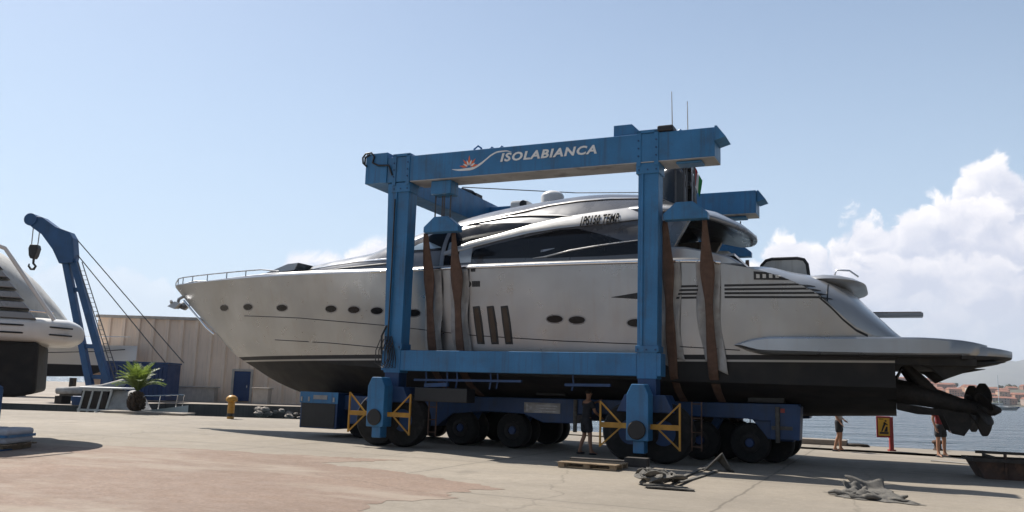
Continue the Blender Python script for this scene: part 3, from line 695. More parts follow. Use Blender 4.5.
    ld.build('ladder', 'steel_rope', t)
    for a, b in (((-29.5, 57, 10.7), (-22.7, 60, 2.74)), ((-29.4, 57, 9.7), (-24.0, 60, 2.74))): MB().tube([a, b], .035, 5).build('stay_cable', 'steel_rope', t)
    for x in (-32.62, -32.15): MB().tube([(x, 57, 11.9), (x * .9 - 32.36 * .1, 57, 10.3)], .035, 5).build('hoist_rope', 'pad', t)
    MB().prism([(-32.58, 10.3), (-32.1, 10.3), (-32.02, 10.05), (-32.12, 9.55), (-32.22, 9.35), (-32.46, 9.35), (-32.58, 9.55), (-32.66, 10.05)], 'y', 56.75, 57.25).build('hook_block', 'black', t, bevel=.04)
    MB().tube([(-32.33, 57, 9.35), (-32.33, 57, 9.05), (-32.14, 57, 8.85), (-32.25, 57, 8.65), (-32.45, 57, 8.65), (-32.62, 57, 8.85), (-32.6, 57, 9.02)], [.08, .08, .08, .09, .08, .07, .04], 8).build('hook', 'black', t, smooth=60)
    MB().box((-28.4, 56.2, 0), (-25.2, 57.9, .35)).build('base', 'blue_crane', t, bevel=.03)
background()

# ------------------------------------------------------------------ neighbouring yacht at the left edge
def neighbour():
    t = thing('neighbour_yacht', 'white yacht stern with stepped louvres and dark underside at the left edge', 'yacht', (-11.2, 20.4, 0), False, rz=radians(25))
    C0 = 22.2; TE = -10.3
    def plat(i, j):
        # rounded white swim platform
        th = 2 * pi * j; x = -20 + (TE + 20) * (1 - (1 - i) ** 2.0); w = 2.05 * min(1, max(0, (TE - x) / 1.0) + .0001) ** .42
        c, s_ = cos(th), sin(th); q = abs(c) ** .35 * (1 if c > 0 else -1); r = abs(s_) ** .5 * (1 if s_ > 0 else -1)
        hgt = .33 * min(1, max(0, (TE - x) / .35) + .0001) ** .35
        return (x, C0 + w * q, 2.69 + hgt * r)
    MB().grid(plat, 26, 32).build('platform', 'white', t, smooth=50)
    m = MB()
    for z in (2.78, 2.60): m.tube([(-19, C0 - 2.07, z), (-12.3, C0 - 2.07, z), (-11.6, C0 - 2.05, z), (-11.0, C0 - 1.75, z), (-10.55, C0 - 1.3, z)], .022, 6)
    m.build('rub_strip', 'black', t)
    MB().prism([(-22, 2.40), (-11.2, 2.40), (-11.15, 1.2), (-11.6, 1.10), (-22, 1.05)], 'y', C0 - 1.85, C0 + 1.85).build('hull', 'antifoul', t, bevel=.08)
    MB().prism([(-12.8, 1.0), (-12.4, 1.0), (-12.4, 1.15), (-12.8, 1.15)], 'y', C0 - 1.0, C0 + 1.0).box((-12.8, C0 - .3, 0), (-12.4, C0 + .3, .999)).build('keel_block', 'wood_dark', t)
    TP = [(-22, 5.6), (-14.2, 5.45), (-13.5, 5.22), (-12.8, 4.9), (-12.15, 4.52), (-11.5, 3.97), (-11.0, 3.42), (-10.68, 3.0)]
    def top(x): return interp0(TP, x)
    def body(i, j):
        x = -22 + (TE - .37 + 22) * (1 - (1 - i) ** 1.8); a = (j - .5) * 2; h = top(x) - 2.9; wd = 1.9 * min(1, max(0, (-10.6 - x) / 2.2) + .02) ** .45
        ang = a * pi / 2
        return (x, C0 + wd * (1 if a > 0 else -1) * abs(sin(ang)) ** .8, 2.9 + h * max(0, cos(ang)) ** .6)
    MB().grid(body, 44, 28).build('superstructure', 'offwhite', t, smooth=60)
    # louvred steps down the quarter
    for k in range(7):
        z = 4.50 - k * .235; x = -12.35 + k * .17
        MB().prism([(x - 3.0, z - .15), (x + .02, z - .15), (x - .12, z), (x - 3.0, z + .02)], 'y', C0 - 2.0, C0 - 1.2).build('louvre_step', 'silver_dark', t, bevel=.015)
    MB().tube([(-12.6, C0 - 2.0, 4.72)] + [(-12.12 + k * .17, C0 - 2.01, 4.56 - k * .232) for k in range(8)], .05, 7).build('quarter_rail', 'white', t, smooth=60)
    MB().tube([(-11.5, C0 - 1.8, 3.0), (-11.5, C0 - 1.8, 3.14), (-11.0, C0 - 1.6, 3.14), (-11.0, C0 - 1.6, 3.0)], .03, 6).build('cleat', 'chrome', t)
    s = thing('boat_stand', 'dark blue steel prop under the white yacht at the left edge', 'boat stand', (-11.0, 18.75, 0), False)
    MB().tube([(-11.02, 18.75, 0), (-11.02, 18.75, 1.3)], .06, 10).build('post', 'blue_crane', s, smooth=40)
    MB().bar((-11.02, 18.75, 1.3), (-12.3, 20.3, 1.5), .1, .1).build('arm', 'blue_crane', s)
    MB().box((-11.35, 18.5, .0), (-10.75, 19.0, .03)).build('foot', 'blue_crane', s)
    # stacked sacks on a pallet
    p = thing('sack_pallet', 'pallet stacked with pale bags and a blue band at the left edge', 'pallet', (-11, 19, 0), False)
    m = MB()
    for x in (-12.2, -11.3, -10.4): m.box((x, 18.75, .0), (x + .14, 19.85, .10))
    for k in range(6): m.box((-12.3, 18.72 + k * .2, .101), (-10.14, 18.86 + k * .2, .13))
    m.build('pallet', 'wood', p)
    random.seed(8)
    for r in range(2):
        for k in range(4):
            x = -12.3 + k * .53; z = .135 + r * .165
            b = MB(); b.box((x + .01, 18.72 + random.uniform(-.02, .02), z), (x + .52, 19.8, z + .155)); b.build('bag', 'bag', p, bevel=.06)
    p.location.x -= .55
    b = MB(); b.box((-12.31, 18.68, .27), (-10.155, 18.695, .33)); b.box((-10.17, 18.69, .27), (-10.155, 19.8, .33)); b.build('band', 'blue', p)
neighbour()

# ------------------------------------------------------------------ the motor yacht in the slings (slip frame: u, v, z)
def interp(pts, x):
    # monotone-ish cubic (Catmull-Rom finite difference) interpolation through (x, y) points
    n=len(pts)
    if x<=pts[0][0]: return pts[0][1]
    if x>=pts[-1][0]: return pts[-1][1]
    i=max(0,min(n-2,bisect.bisect_right([p[0] for p in pts],x)-1))
    x0,y0=pts[i];x1,y1=pts[i+1];h=x1-x0;t=(x-x0)/h;d=(y1-y0)/h
    def sl(k):
        if k<=0 or k>=n-1: return (pts[min(k+1,n-1)][1]-pts[max(k-1,0)][1])/(pts[min(k+1,n-1)][0]-pts[max(k-1,0)][0])
        a=(pts[k][1]-pts[k-1][1])/(pts[k][0]-pts[k-1][0]);b=(pts[k+1][1]-pts[k][1])/(pts[k+1][0]-pts[k][0])
        return 0 if a*b<=0 else 2*a*b/(a+b)
    m0,m1=sl(i),sl(i+1)
    t2=t*t;t3=t2*t
    return (2*t3-3*t2+1)*y0+(t3-2*t2+t)*h*m0+(-2*t3+3*t2)*y1+(t3-t2)*h*m1
VC=3.85
ZS=[(-11.76,5.10),(-8.5,5.08),(-4,5.03),(0,4.97),(5,4.98),(8.5,4.95),(9.6,4.82),(10.3,4.64),(11.0,4.36),(11.5,4.06),(12.0,3.54),(12.5,3.16),(13.05,3.06)]
ZK=[(-11.76,5.06),(-10.62,4.10),(-9.36,3.16),(-8.68,2.60),(-7.7,2.12),(-6.75,1.68),(-5.65,1.33),(-4.8,1.14),(-3,1.0),(4,1.0),(9,1.12),(13.05,1.28)]
BS=[(-11.76,.02),(-11.5,.28),(-10.37,.75),(-8.5,1.35),(-6.3,1.95),(-4.26,2.35),(-2.5,2.6),(0,2.85),(3,3.0),(9,3.0),(11,2.93),(13.05,2.75)]
ZC=[(-8.8,2.7),(-7,2.5),(-5,2.38),(-2,2.2),(1,2.08),(5,2.0),(13.05,1.95)]
BCH=[(-8.8,.02),(-7.8,.42),(-6.5,.9),(-5,1.35),(-2.5,1.95),(0,2.4),(3,2.65),(9,2.75),(13.05,2.62)]
def hull_b(u,z):
    zs,zk,bs=interp(ZS,u),interp(ZK,u),interp(BS,u)
    if u<-8.8: zc,bc=zk,.015
    else: zc,bc=max(interp(ZC,u),zk+.02),interp(BCH,u)
    if z>=zc:
        s=min(1,(z-zc)/max(.05,zs-zc)); p=.95 if u>-4 else .8
        return bc+(bs-bc)*s**p
    return bc*max(0,(z-zk)/(zc-zk))**.9
WB=[(-6.5,.15),(-6,.7),(-5,1.25),(-3.5,1.75),(-2,2.1),(0,2.42),(2,2.6),(5,2.66),(7.6,2.62)]
ZR=[(-6.5,5.12),(-5.9,5.5),(-4,5.76),(-2.2,5.98),(-1.2,6.33),(-.1,6.64),(.97,6.90),(2,7.11),(3.35,7.29),(5.25,7.43),(6.5,7.35),(7.1,7.22),(7.6,7.0)]
ZB=5.0
def sup_w(u,z):
    wb,zr=interp(WB,u),interp(ZR,u)
    f=max(0,(z-ZB)/(zr-ZB))
    if f>=1: return 0
    return wb*(1-f**2.0)**(1/2.6)

AT = [(8.7, 4.98), (10.03, 5.03), (10.75, 4.88), (11.18, 4.80), (11.7, 4.62), (12.13, 4.34), (12.5, 3.96), (12.85, 3.60), (13.2, 3.24), (13.45, 3.06)]
AW = [(8.7, 2.95), (9.6, 2.97), (10.5, 2.93), (11.5, 2.80), (12.3, 2.58), (13.0, 2.25), (13.45, 1.95)]
AP = [(8.7, 12), (10, 9), (11, 6.5), (12, 4.5), (13.45, 3)]
def aft_w(u, z):
    f = max(0, (z - 2.95) / (interp(AT, u) - 2.95))
    return interp(AW, u) * max(0, 1 - f ** interp(AP, u)) ** (1 / 2.6) if f < 1 else 0
def side_b(u, z):
    return hull_b(u, z) if z <= interp(ZS, u) else max(aft_w(u, z), 1.0)
def yacht():
    t = thing('motor_yacht', 'long silver motor yacht with dark bottom hanging in the blue boat lift', 'yacht', (1.0, VC, 0.0))
    us = [-11.76, -11.7, -11.6, -11.45, -11.2, -10.9] + [-10.6 + .4 * k for k in range(59)] + [12.8, 13.05]
    us = sorted(set(round(u, 3) for u in us if u <= 13.05))
    NS, NB = 22, 8
    vs = []; fs = []
    for u in us:
        zs, zk = interp(ZS, u), interp(ZK, u); zc = zk if u < -8.8 else max(interp(ZC, u), zk + .02)
        row = []
        for k in range(NB): z = zk + (zc - zk) * k / NB; row.append((hull_b(u, z) if k else 0.0, z))
        for k in range(NS + 1): z = zc + (zs - zc) * k / NS; row.append((hull_b(u, z), z))
        full = [(u, VC + b, z) for b, z in reversed(row)] + [(u, VC - b, z) for b, z in row]
        vs += full
    n = 2 * (NB + NS + 1)
    for i in range(len(us) - 1):
        for j in range(n - 1): fs.append((i * n + j, i * n + j + 1, (i + 1) * n + j + 1, (i + 1) * n + j))
    o = (len(us) - 1) * n; fs.append(tuple(o + j for j in range(n)))
    hull = MB().add(vs, fs).build('hull', 'hull', t, smooth=28)
    # deck with a rounded bulwark shoulder
    def deck(i, j):
        u = -11.7 + 24.6 * i; b = interp(BS, u); zs = interp(ZS, u); k = min(1, max(0, (u + 9.5) / 4.0)) if u < 8.5 else max(-.33, 1 - (u - 8.5) / .5)
        prof = [(1.0, 0), (.995, .05), (.975, .10), (.945, .135), (.90, .15), (.6, .17), (.3, .2), (0, .21)]
        a = (j - .5) * 2; s = 1 if a > 0 else -1; q = (1 - abs(a)) * 7; q0 = int(min(6, q)); f = q - q0
        x = prof[q0][0] + (prof[q0 + 1][0] - prof[q0][0]) * f; z = prof[q0][1] + (prof[q0 + 1][1] - prof[q0][1]) * f
        return (u, VC + s * b * x, zs + .002 + z * (.25 + .75 * k))
    MB().grid(deck, 90, 14).build('deck', 'silver', t, smooth=60)
    def patch(name, fn, lower, upper, mat, off=.012, bulge=0.0, nu=36, nv=8, sides=(-1,), parent=None, smooth=50):
        # a panel lying on the curved side between two (u, z) edge lines, with its own thickness
        def at(pts, s):
            for (a, b), (c, d) in zip(pts, pts[1:]):
                if s <= c or (c, d) == pts[-1]: return b + (d - b) * ((s - a) / (c - a) if c > a else 0)
        res = []
        for sd in sides:
            u0, u1 = lower[0][0], lower[-1][0]
            def P(i, j, base=False):
                u = u0 + (u1 - u0) * i
                zl, zu = at(lower, u), at(upper, u); z = zl + (zu - zl) * j
                e = -.03 if base else off + bulge * (1 - abs(2 * j - 1) ** 3)
                return (u, VC + sd * (fn(u, z) + e), z)
            mb = MB(); mb.grid(P, nu, nv)
            ring = [(i / nu, 0) for i in range(nu)] + [(1, j / nv) for j in range(nv)] + [(1 - i / nu, 1) for i in range(nu)] + [(0, 1 - j / nv) for j in range(nv)]
            m = len(ring); mb.add([P(*r) for r in ring] + [P(r[0], r[1], True) for r in ring], [(k, (k + 1) % m, (k + 1) % m + m, k + m) for k in range(m)])
            res.append(mb.build(name, mat, parent or t, smooth=smooth))
        return res[0]
    def ell(u, z, a, b, k=10):
        return [(u - a * cos(pi * i / k), z - b * sin(pi * i / k)) for i in range(k + 1)], [(u - a * cos(pi * i / k), z + b * sin(pi * i / k)) for i in range(k + 1)]
    for u, z in ((-8.39, 4.15), (-6.91, 4.12), (-5.12, 4.03), (-2.91, 3.94), (-1.96, 3.89), (-1.05, 3.84), (.31, 3.75), (4.77, 3.54), (5.40, 3.51), (7.01, 3.43)):
        a = .26 if u < -4 else .235
        l, h = ell(u, z, a + .035, .135); p = patch('porthole', hull_b, l, h, 'silver_dark', .006, 0, 18, 4, (-1, 1))
        l, h = ell(u, z, a, .10); patch('pane', hull_b, l, h, 'glass', .012, 0, 18, 4, (-1,), p)
    # three slanted hull windows
    for k, u in enumerate((2.30, 2.74, 3.17)):
        fr = patch('hull_window', hull_b, [(u, 3.9), (u + .04, 3.5), (u + .13, 2.86), (u + .36, 2.86)], [(u, 3.9), (u + .22, 3.92), (u + .30, 3.45), (u + .36, 2.87)], 'black', .008, 0, 24, 6)
        patch('pane', hull_b, [(u + .05, 3.83), (u + .09, 3.5), (u + .16, 2.92), (u + .30, 2.92)], [(u + .05, 3.84), (u + .17, 3.86), (u + .25, 3.45), (u + .30, 2.93)], 'brown_glass', .014, 0, 20, 6, (-1,), fr)
    # fine spray lines along the topsides
    def line(name, pts, wdt, mat='black', fn=hull_b, off=.006, par=None):
        return patch(name, fn, [(u, z - wdt) for u, z in pts], [(u, z + wdt) for u, z in pts], mat, off, .008, 40, 2, (-1,), par)
    line('spray_line', [(-7.2, 3.84), (-4.31, 3.69), (-.58, 3.39), (2.19, 3.11), (4.91, 2.96), (7.11, 2.89), (9.61, 2.76)], .012, 'black')
    line('spray_line', [(-5.7, 3.02), (-3.08, 2.9), (-.8, 2.74), (.6, 2.66)], .012, 'black')
    rr = MB()
    for sd in (-1, 1):
        rr.tube([(u, VC + sd * (interp(BS, u) + .015), interp(ZS, u) + .02) for u in [-1.2 + .4 * k for k in range(27)]], .045, 8)
    rr.build('rub_rail', 'chrome', t, smooth=60)
    # side louvres aft: four dark stripes, with a break where the boarding gate is
    for k in range(4):
        z = 4.34 - k * .095
        patch('louvre', side_b, [(9.27, z - .028), (11.2 + k * .13, z - .028 - .01 * k), (11.36 + k * .13, z - .02 - .012 * k)], [(9.27, z + .028), (11.2 + k * .13, z + .02 - .01 * k), (11.36 + k * .13, z - .012 - .012 * k)], 'black', .010)
        patch('louvre', side_b, [(8.03, z - .026), (8.62, z - .028)], [(8.03, z + .026), (8.62, z + .028)], 'black', .010, 0, 8)
    patch('blade_vent', hull_b, [(6.36, 4.09), (7.05, 4.04), (7.4, 4.03)], [(6.36, 4.10), (7.05, 4.2), (7.4, 4.24)], 'black', .010)
    l, h = ell(2.17, 4.53, .10, .09, 8); em = patch('hull_emblem', hull_b, l, h, 'black', .008, 0, 10, 4)
    for k in range(4): patch('emblem_bar', hull_b, [(2.29 + k * .065, 4.45), (2.345 + k * .065, 4.45)], [(2.29 + k * .065, 4.61), (2.345 + k * .065, 4.61)], 'black', .008, 0, 2, 2, (-1,), em)
    patch('engine_vent', side_b, [(9.98, 4.47), (10.80, 4.44)], [(9.98, 4.67), (10.5, 4.62), (10.80, 4.47)], 'black', .03)
    for k in range(4): patch('vent_slat', side_b, [(10.04 + k * .15, 4.50), (10.12 + k * .15, 4.50)], [(10.04 + k * .15, 4.60), (10.12 + k * .15, 4.59)], 'offwhite', .036, 0, 3, 3)
    line('transom_seam', [(11.45, 4.04), (11.72, 3.78), (11.98, 3.49), (12.25, 3.25), (12.5, 3.12)], .03, 'black')
    for u in (.85, 2.26): patch('fairlead', hull_b, [(u, 4.87), (u + .14, 4.87)], [(u, 4.95), (u + .14, 4.95)], 'black', .012, 0, 3, 3)
    for u in (8.72, 8.92): l, h = ell(u, 3.96, .025, .03, 6); patch('drain', hull_b, l, h, 'black', .010, 0, 6, 3)
    # superstructure
    def sup(i, j):
        u = -6.5 + 14.1 * i; wb, zr = interp(WB, u), interp(ZR, u); a = (j - .5) * pi
        f = cos(a) if abs(a) < pi / 2 - 1e-6 else 0.0
        z = ZB + (zr - ZB) * f; w = wb * max(0, 1 - f * f) ** (1 / 2.6)
        return (u, VC + (w if a > 0 else -w), z)
    MB().grid(sup, 84, 48).build('superstructure', 'roof_shade', t, smooth=50)  # shade of the panels between the ridges is put into this dark colour
    # end bulkhead of smoked glass
    pts = [sup(1.0, j / 24) for j in range(25)]
    MB().add(pts, [tuple(range(25))]).build('saloon_door', 'glass', t)
    zz = lambda u, f: ZB + (interp(ZR, u) - ZB) * f
    patch('side_window', sup_w, [(2.02, 5.30), (4.21, 5.26), (4.93, 5.44), (5.64, 5.55), (6.52, 5.65)], [(2.02, 5.34), (2.11, 5.57), (2.91, 5.74), (3.83, 5.91), (4.71, 6.05), (5.23, 6.06), (5.89, 5.87), (6.52, 5.66)], 'glass', .010, 0, 60, 8, (-1, 1))
    patch('quarter_window', sup_w, [(4.42, 5.24), (5.94, 5.24), (7.3, 5.28)], [(4.42, 5.255), (5.08, 5.39), (5.92, 5.51), (6.95, 5.62), (7.3, 5.66)], 'glass', .010, 0, 40, 6, (-1, 1))
    patch('window_arc', sup_w, [(4.0, 5.235), (4.35, 5.255), (5.08, 5.40), (5.92, 5.52), (6.95, 5.63)], [(4.0, 5.255), (4.35, 5.30), (5.08, 5.45), (5.92, 5.56), (6.95, 5.655)], 'silver', .02, .015, 50, 4, (-1, 1))
    patch('upper_window', sup_w, [(1.34, 5.76), (1.59, 5.80), (2.08, 5.90), (2.54, 6.0), (3.3, 6.17), (3.75, 6.31)], [(1.34, 6.44), (1.87, 6.43), (2.74, 6.40), (3.75, 6.33)], 'glass', .010, 0, 40, 8, (-1, 1))
    wf = patch('windscreen_frame', sup_w, [(-.75, 5.80), (-.3, 5.62), (1.0, 5.62)], [(-.75, 5.86), (-.3, 6.04), (.22, 6.25), (.75, 6.44), (1.0, 6.52)], 'glass', .010, 0, 30, 6, (-1, 1))
    patch('pane', sup_w, [(-.28, 5.70), (.3, 5.69), (.95, 5.70)], [(-.28, 5.72), (.05, 5.90), (.35, 5.97), (.95, 5.72)], 'glass_pale', .018, 0, 20, 4, (-1,), wf)
    d = patch('side_door', sup_w, [(.98, 5.14), (1.62, 5.14)], [(.98, 6.28), (1.2, 6.36), (1.62, 6.0)], 'glass', .014, 0, 16, 8)
    patch('pane', sup_w, [(1.22, 5.45), (1.42, 5.42)], [(1.22, 5.85), (1.42, 5.88)], 'glass_pale', .022, 0, 6, 6, (-1,), d)
    patch('door_post', sup_w, [(1.0, 5.12), (1.14, 5.12)], [(1.0, 6.2), (1.14, 6.25)], 'silver_dark', .03, 0, 4, 8)
    patch('side_panel', sup_w, [(1.64, 5.2), (2.06, 5.2)], [(1.64, 5.72), (2.06, 5.84)], 'silver', .016, .005, 8, 6)
    # sweeping side band that carries the registration, and the ridges above it
    band = patch('side_band', sup_w, [(1.12, 5.44), (1.97, 5.63), (2.9, 5.83), (3.81, 6.0), (4.7, 6.10), (5.28, 6.13), (6.12, 6.18), (7.2, 6.29)], [(1.12, 5.56), (1.92, 5.83), (2.85, 6.03), (3.74, 6.26), (4.62, 6.43), (5.48, 6.54), (6.3, 6.63), (7.2, 6.73)], 'silver', .035, .018, 70, 12, (-1, 1))
    patch('roof_ridge', sup_w, [(2.3, 6.58), (3.39, 6.75), (4.11, 6.90), (5.01, 6.98), (5.88, 7.01), (7.3, 6.98)], [(2.3, 6.66), (3.39, 6.83), (4.11, 6.98), (5.01, 7.06), (5.88, 7.09), (7.3, 7.03)], 'silver', .03, .03, 60, 6, (-1, 1))
    patch('roof_ridge', sup_w, [(1.6, 6.44), (2.2, 6.50), (2.98, 6.59), (3.64, 6.575), (4.6, 6.49), (5.04, 6.43)], [(1.6, 6.48), (2.2, 6.56), (2.98, 6.65), (3.64, 6.635), (4.6, 6.54), (5.04, 6.45)], 'silver', .025, .025, 50, 6, (-1, 1))
    # long grab ridge on the foredeck trunk
    patch('coachroof_line', sup_w, [(-5.3, 5.30), (-4, 5.40), (-2.5, 5.46), (-.6, 5.44)], [(-5.3, 5.32), (-4, 5.45), (-2.5, 5.52), (-.6, 5.50)], 'chrome', .012, .02, 40, 4, (-1, 1))
    patch('coachroof_line', sup_w, [(-4.4, 5.20), (-3, 5.26), (-.6, 5.27)], [(-4.4, 5.22), (-3, 5.32), (-.6, 5.34)], 'black', .012, .01, 40, 4, (-1, 1))
    # registration lettering laid on the band
    tv, tf, tw = text_verts('1PS150 TEMP.', 1.0, 0.08, .028, .0, .60, 1.14)
    hgt = .29; W = 1.10; m = MB(); out = []
    for p in tv:
        s = p.x / tw; u = 5.30 + W * s; z = 6.135 + .075 * s + p.y / .73 * hgt * (1 - .05 * s)
        out.append((u, VC - (sup_w(u, z) + .078), z))
    m.add(out, tf).build('registration_lettering', 'ink', t, fix=False)
    patch('window_mark', sup_w, [(4.22, 5.415), (4.34, 5.43), (4.62, 5.50)], [(4.22, 5.47), (4.34, 5.49), (4.62, 5.515)], 'silver_dark', .016, 0, 12, 3)
    # hardtop: a thick rounded plate running aft over the cockpit
    HW = [(5.2, 1.5), (6, 1.92), (7, 2.22), (8, 2.42), (8.8, 2.30), (9.2, 1.8), (9.45, 1.2), (9.6, .55), (9.65, .02)]
    def ht(i, j):
        u = 5.2 + 4.45 * (1 - (1 - i) ** 1.7); w = interp(HW, u); ang = 2 * pi * j; c, s_ = cos(ang), sin(ang)
        ze = interp([(5.2, 6.62), (6, 6.60), (7, 6.56), (8, 6.42), (9, 6.18), (9.9, 6.0)], u); th = .13 if u < 9.35 else .13 * max(.12, (9.65 - u) / .3) ** .5
        q = abs(c) ** .7 * (1 if c > 0 else -1)
        up = abs(s_) ** .6
        crown = .30 * (1 - q * q) * (1 if u < 8.75 else max(0, (9.65 - u) / .9))
        return (u, VC + w * q, ze + (th * up + crown if s_ > 0 else -th * up + crown * .75))
    hm = MB().grid(ht, 46, 44); hm.m = [1 if (k % 44) >= 22 else 0 for k in range(len(hm.m))]; hm.build('hardtop', ['silver', 'roof_shade'], t, smooth=45)  # lower faces take the dark material: the underside's shade is painted in
    rim = MB()
    rim.tube([(u, VC - interp(HW, u) - .01, interp([(5.2, 6.62), (6, 6.60), (7, 6.56), (8, 6.42), (9, 6.18), (9.9, 6.0)], u) - .02) for u in [6.9 + .1 * k for k in range(27)]], .07, 8); rim.build('hardtop_rim', 'silver_dark', t, smooth=60)
    for sd in (-1, 1):
        MB().prism([(6.6, 4.98), (7.6, 4.98), (8.35, 6.35), (7.2, 6.4)], 'y', VC + sd * 2.1, VC + sd * 2.25).build('hardtop_support', 'silver_dark', t, bevel=.03)
        MB().prism([(7.2, 4.9), (9.7, 4.9), (9.35, 5.12), (8.75, 5.30), (8.2, 5.42), (7.2, 5.46)], 'y', VC + sd * 2.42, VC + sd * 2.6).build('cockpit_coaming', 'silver', t, bevel=.05)
    MB().box((7.65, VC - 2.2, 5.2), (9.4, VC + 2.2, 5.26)).build('cockpit_sole', 'silver_dark', t)
    MB().prism([(7.8, 5.27), (9.0, 5.27), (9.0, 5.6), (8.7, 5.62), (8.6, 5.45), (7.8, 5.42)], 'y', VC - .6, VC + 1.7).build('cockpit_seat', 'offwhite', t, bevel=.05)
    # aft body: curved garage cover running down to the swim platform
    def aft(i, j):
        u = 8.7 + 4.75 * i; zt = interp(AT, u); a = (j - .5) * 2; sg = 1 if a > 0 else -1; q = 1 - abs(a)
        f = min(1, q * 1.5) ** .75 if q < .6667 else 1.0
        if q <= .55: z = 2.95 + (zt - 2.95) * .97 * (q / .55) ** .9; w = min(aft_w(u, z), hull_b(u, z) - .04) if z < interp(ZS, u) + .03 else aft_w(u, z)
        else: w = aft_w(u, 2.95 + (zt - 2.95) * .97) * (1 - (q - .55) / .45); z = 2.95 + (zt - 2.95) * (.97 + .05 * (1 - (1 - (q - .55) / .45) ** 2))
        return (u, VC + sg * w, z)
    MB().grid(aft, 48, 44).build('garage_cover', 'silver', t, smooth=50)
    for u, z0, z1 in ((11.62, 3.95, 4.42),): patch('cover_seam', aft_w, [(u, z0), (u + .03, z0)], [(u, z1), (u + .03, z1)], 'black', .006, 0, 2, 8)
    WG = [(10.9, 4.62), (11.1, 4.78), (11.5, 4.84), (11.9, 4.79), (12.25, 4.66), (12.46, 4.50), (12.40, 4.44), (12.2, 4.36), (11.9, 4.32), (11.5, 4.36), (11.1, 4.48)]
    def wing(i, j):
        # lens-shaped spoiler across the stern, drawn in towards its rounded ends
        q = (i - .5) * 2; e = max(.0004, 1 - abs(q) ** 5) ** .5; p = WG[int(round(j * len(WG))) % len(WG)]
        return (11.5 + (p[0] - 11.5) * (.25 + .75 * e), VC + 2.05 * q, 4.58 + (p[1] - 4.58) * e * .72)
    MB().grid(wing, 40, len(WG)).build('sunbed_wing', 'silver', t, smooth=60)
    MB().tube([(11.75, VC - 1.6, 4.72), (11.8, VC - 1.6, 4.85), (12.1, VC - 1.6, 4.82), (12.3, VC - 1.6, 4.66)], .025, 6).build('grab_rail', 'chrome', t, smooth=60)
    h = MB(); c0 = [(9.8, 4.92), (9.82, 5.20), (9.94, 5.33), (10.1, 5.37), (10.75, 5.37), (10.92, 5.33), (11.0, 5.20), (11.04, 4.85)]
    h.tube([(a, VC - .35, b) for a, b in c0], .045, 8); h = h.build('hatch_frame', 'black', t, smooth=60)
    MB().prism(c0, 'y', VC - .36, VC - .34).build('pane', 'offwhite', h)
    MB().box((11.6, VC + .5, 3.86), (13.78, VC + .95, 3.97)).build('gangway', 'silver_dark', t, bevel=.02)
    MB().box((11.6, VC + .52, 3.975), (13.74, VC + .93, 3.99)).build('gangway_tread', 'wood', t)
    for v in (1.75, 5.9):
        MB().lathe([(0, 3.04), (.24, 3.04), (.26, 3.08), (.17, 3.13), (0, 3.14)], (13.15, v, 0), (0, 0, 1), 18).build('deck_pad', 'offwhite', t, smooth=40)
        MB().lathe([(0, 3.03), (.2, 3.03), (.2, 3.07), (0, 3.10)], (13.75, v + .2, 0), (0, 0, 1), 18).build('deck_pad', 'offwhite', t, smooth=40)
    # swim platform
    PW = [(9.5, 2.98), (10.2, 3.08), (11.5, 3.14), (13.2, 3.12), (14.2, 2.98), (14.7, 2.75), (14.95, 2.35)]
    PT = [(9.5, 2.89), (9.9, 3.02), (10.4, 3.08), (13.5, 3.08), (14.3, 3.04), (14.95, 2.95)]
    PB = [(9.5, 2.86), (9.8, 2.74), (10.2, 2.66), (13.2, 2.62), (14.7, 2.64), (14.95, 2.70)]
    def slab(fw, ft, fb, u0, u1, n, name):
        # flat-topped slab with a crisp near-vertical side, lofted along u
        m = MB(); rings = []
        for i in range(n + 1):
            u = u0 + (u1 - u0) * i / n; w, zt, zb = fw(u), ft(u), fb(u); e = min(.05, (zt - zb) * .3)
            half = [(w - .22, zb), (w - .05, zb + e * .8), (w, zb + e * 2), (w, zt - e), (w - e * .5, zt - e * .25), (w - e * 1.6, zt)]
            rings.append([(u, VC - a, z) for a, z in half] + [(u, VC + a, z) for a, z in reversed(half)])
        k = 12; m.add([p for r in rings for p in r], [(i * k + j, i * k + (j + 1) % k, (i + 1) * k + (j + 1) % k, (i + 1) * k + j) for i in range(n) for j in range(k)] + [tuple(range(k)), tuple(n * k + j for j in range(k))])
        return m.build(name, 'hull', t, smooth=32)
    slab(lambda u: interp(PW, u), lambda u: interp(PT, u), lambda u: interp(PB, u), 9.5, 14.95, 40, 'swim_platform')
    slab(lambda u: interp([(14.4, 2.9), (14.9, 2.55), (15.3, 2.1), (15.5, 1.7)], u), lambda u: 2.96 - .10 * (u - 14.4), lambda u: 2.58 + .18 * max(0, u - 15.0), 14.4, 15.5, 16, 'bathing_step')
    MB().box((13.06, VC - 2.7, 2.48), (14.7, VC + 2.7, 2.63)).build('platform_underside', 'antifoul', t)
    for v in (1.35, 5.9):
        MB().prism([(13.06, 2.5), (13.5, 2.5), (13.8, 2.40), (14.06, 2.16), (14.35, 2.30), (14.75, 2.46), (15.3, 2.575), (13.06, 2.62)], 'y', v, v + .45).build('platform_bracket', 'antifoul', t, bevel=.02)
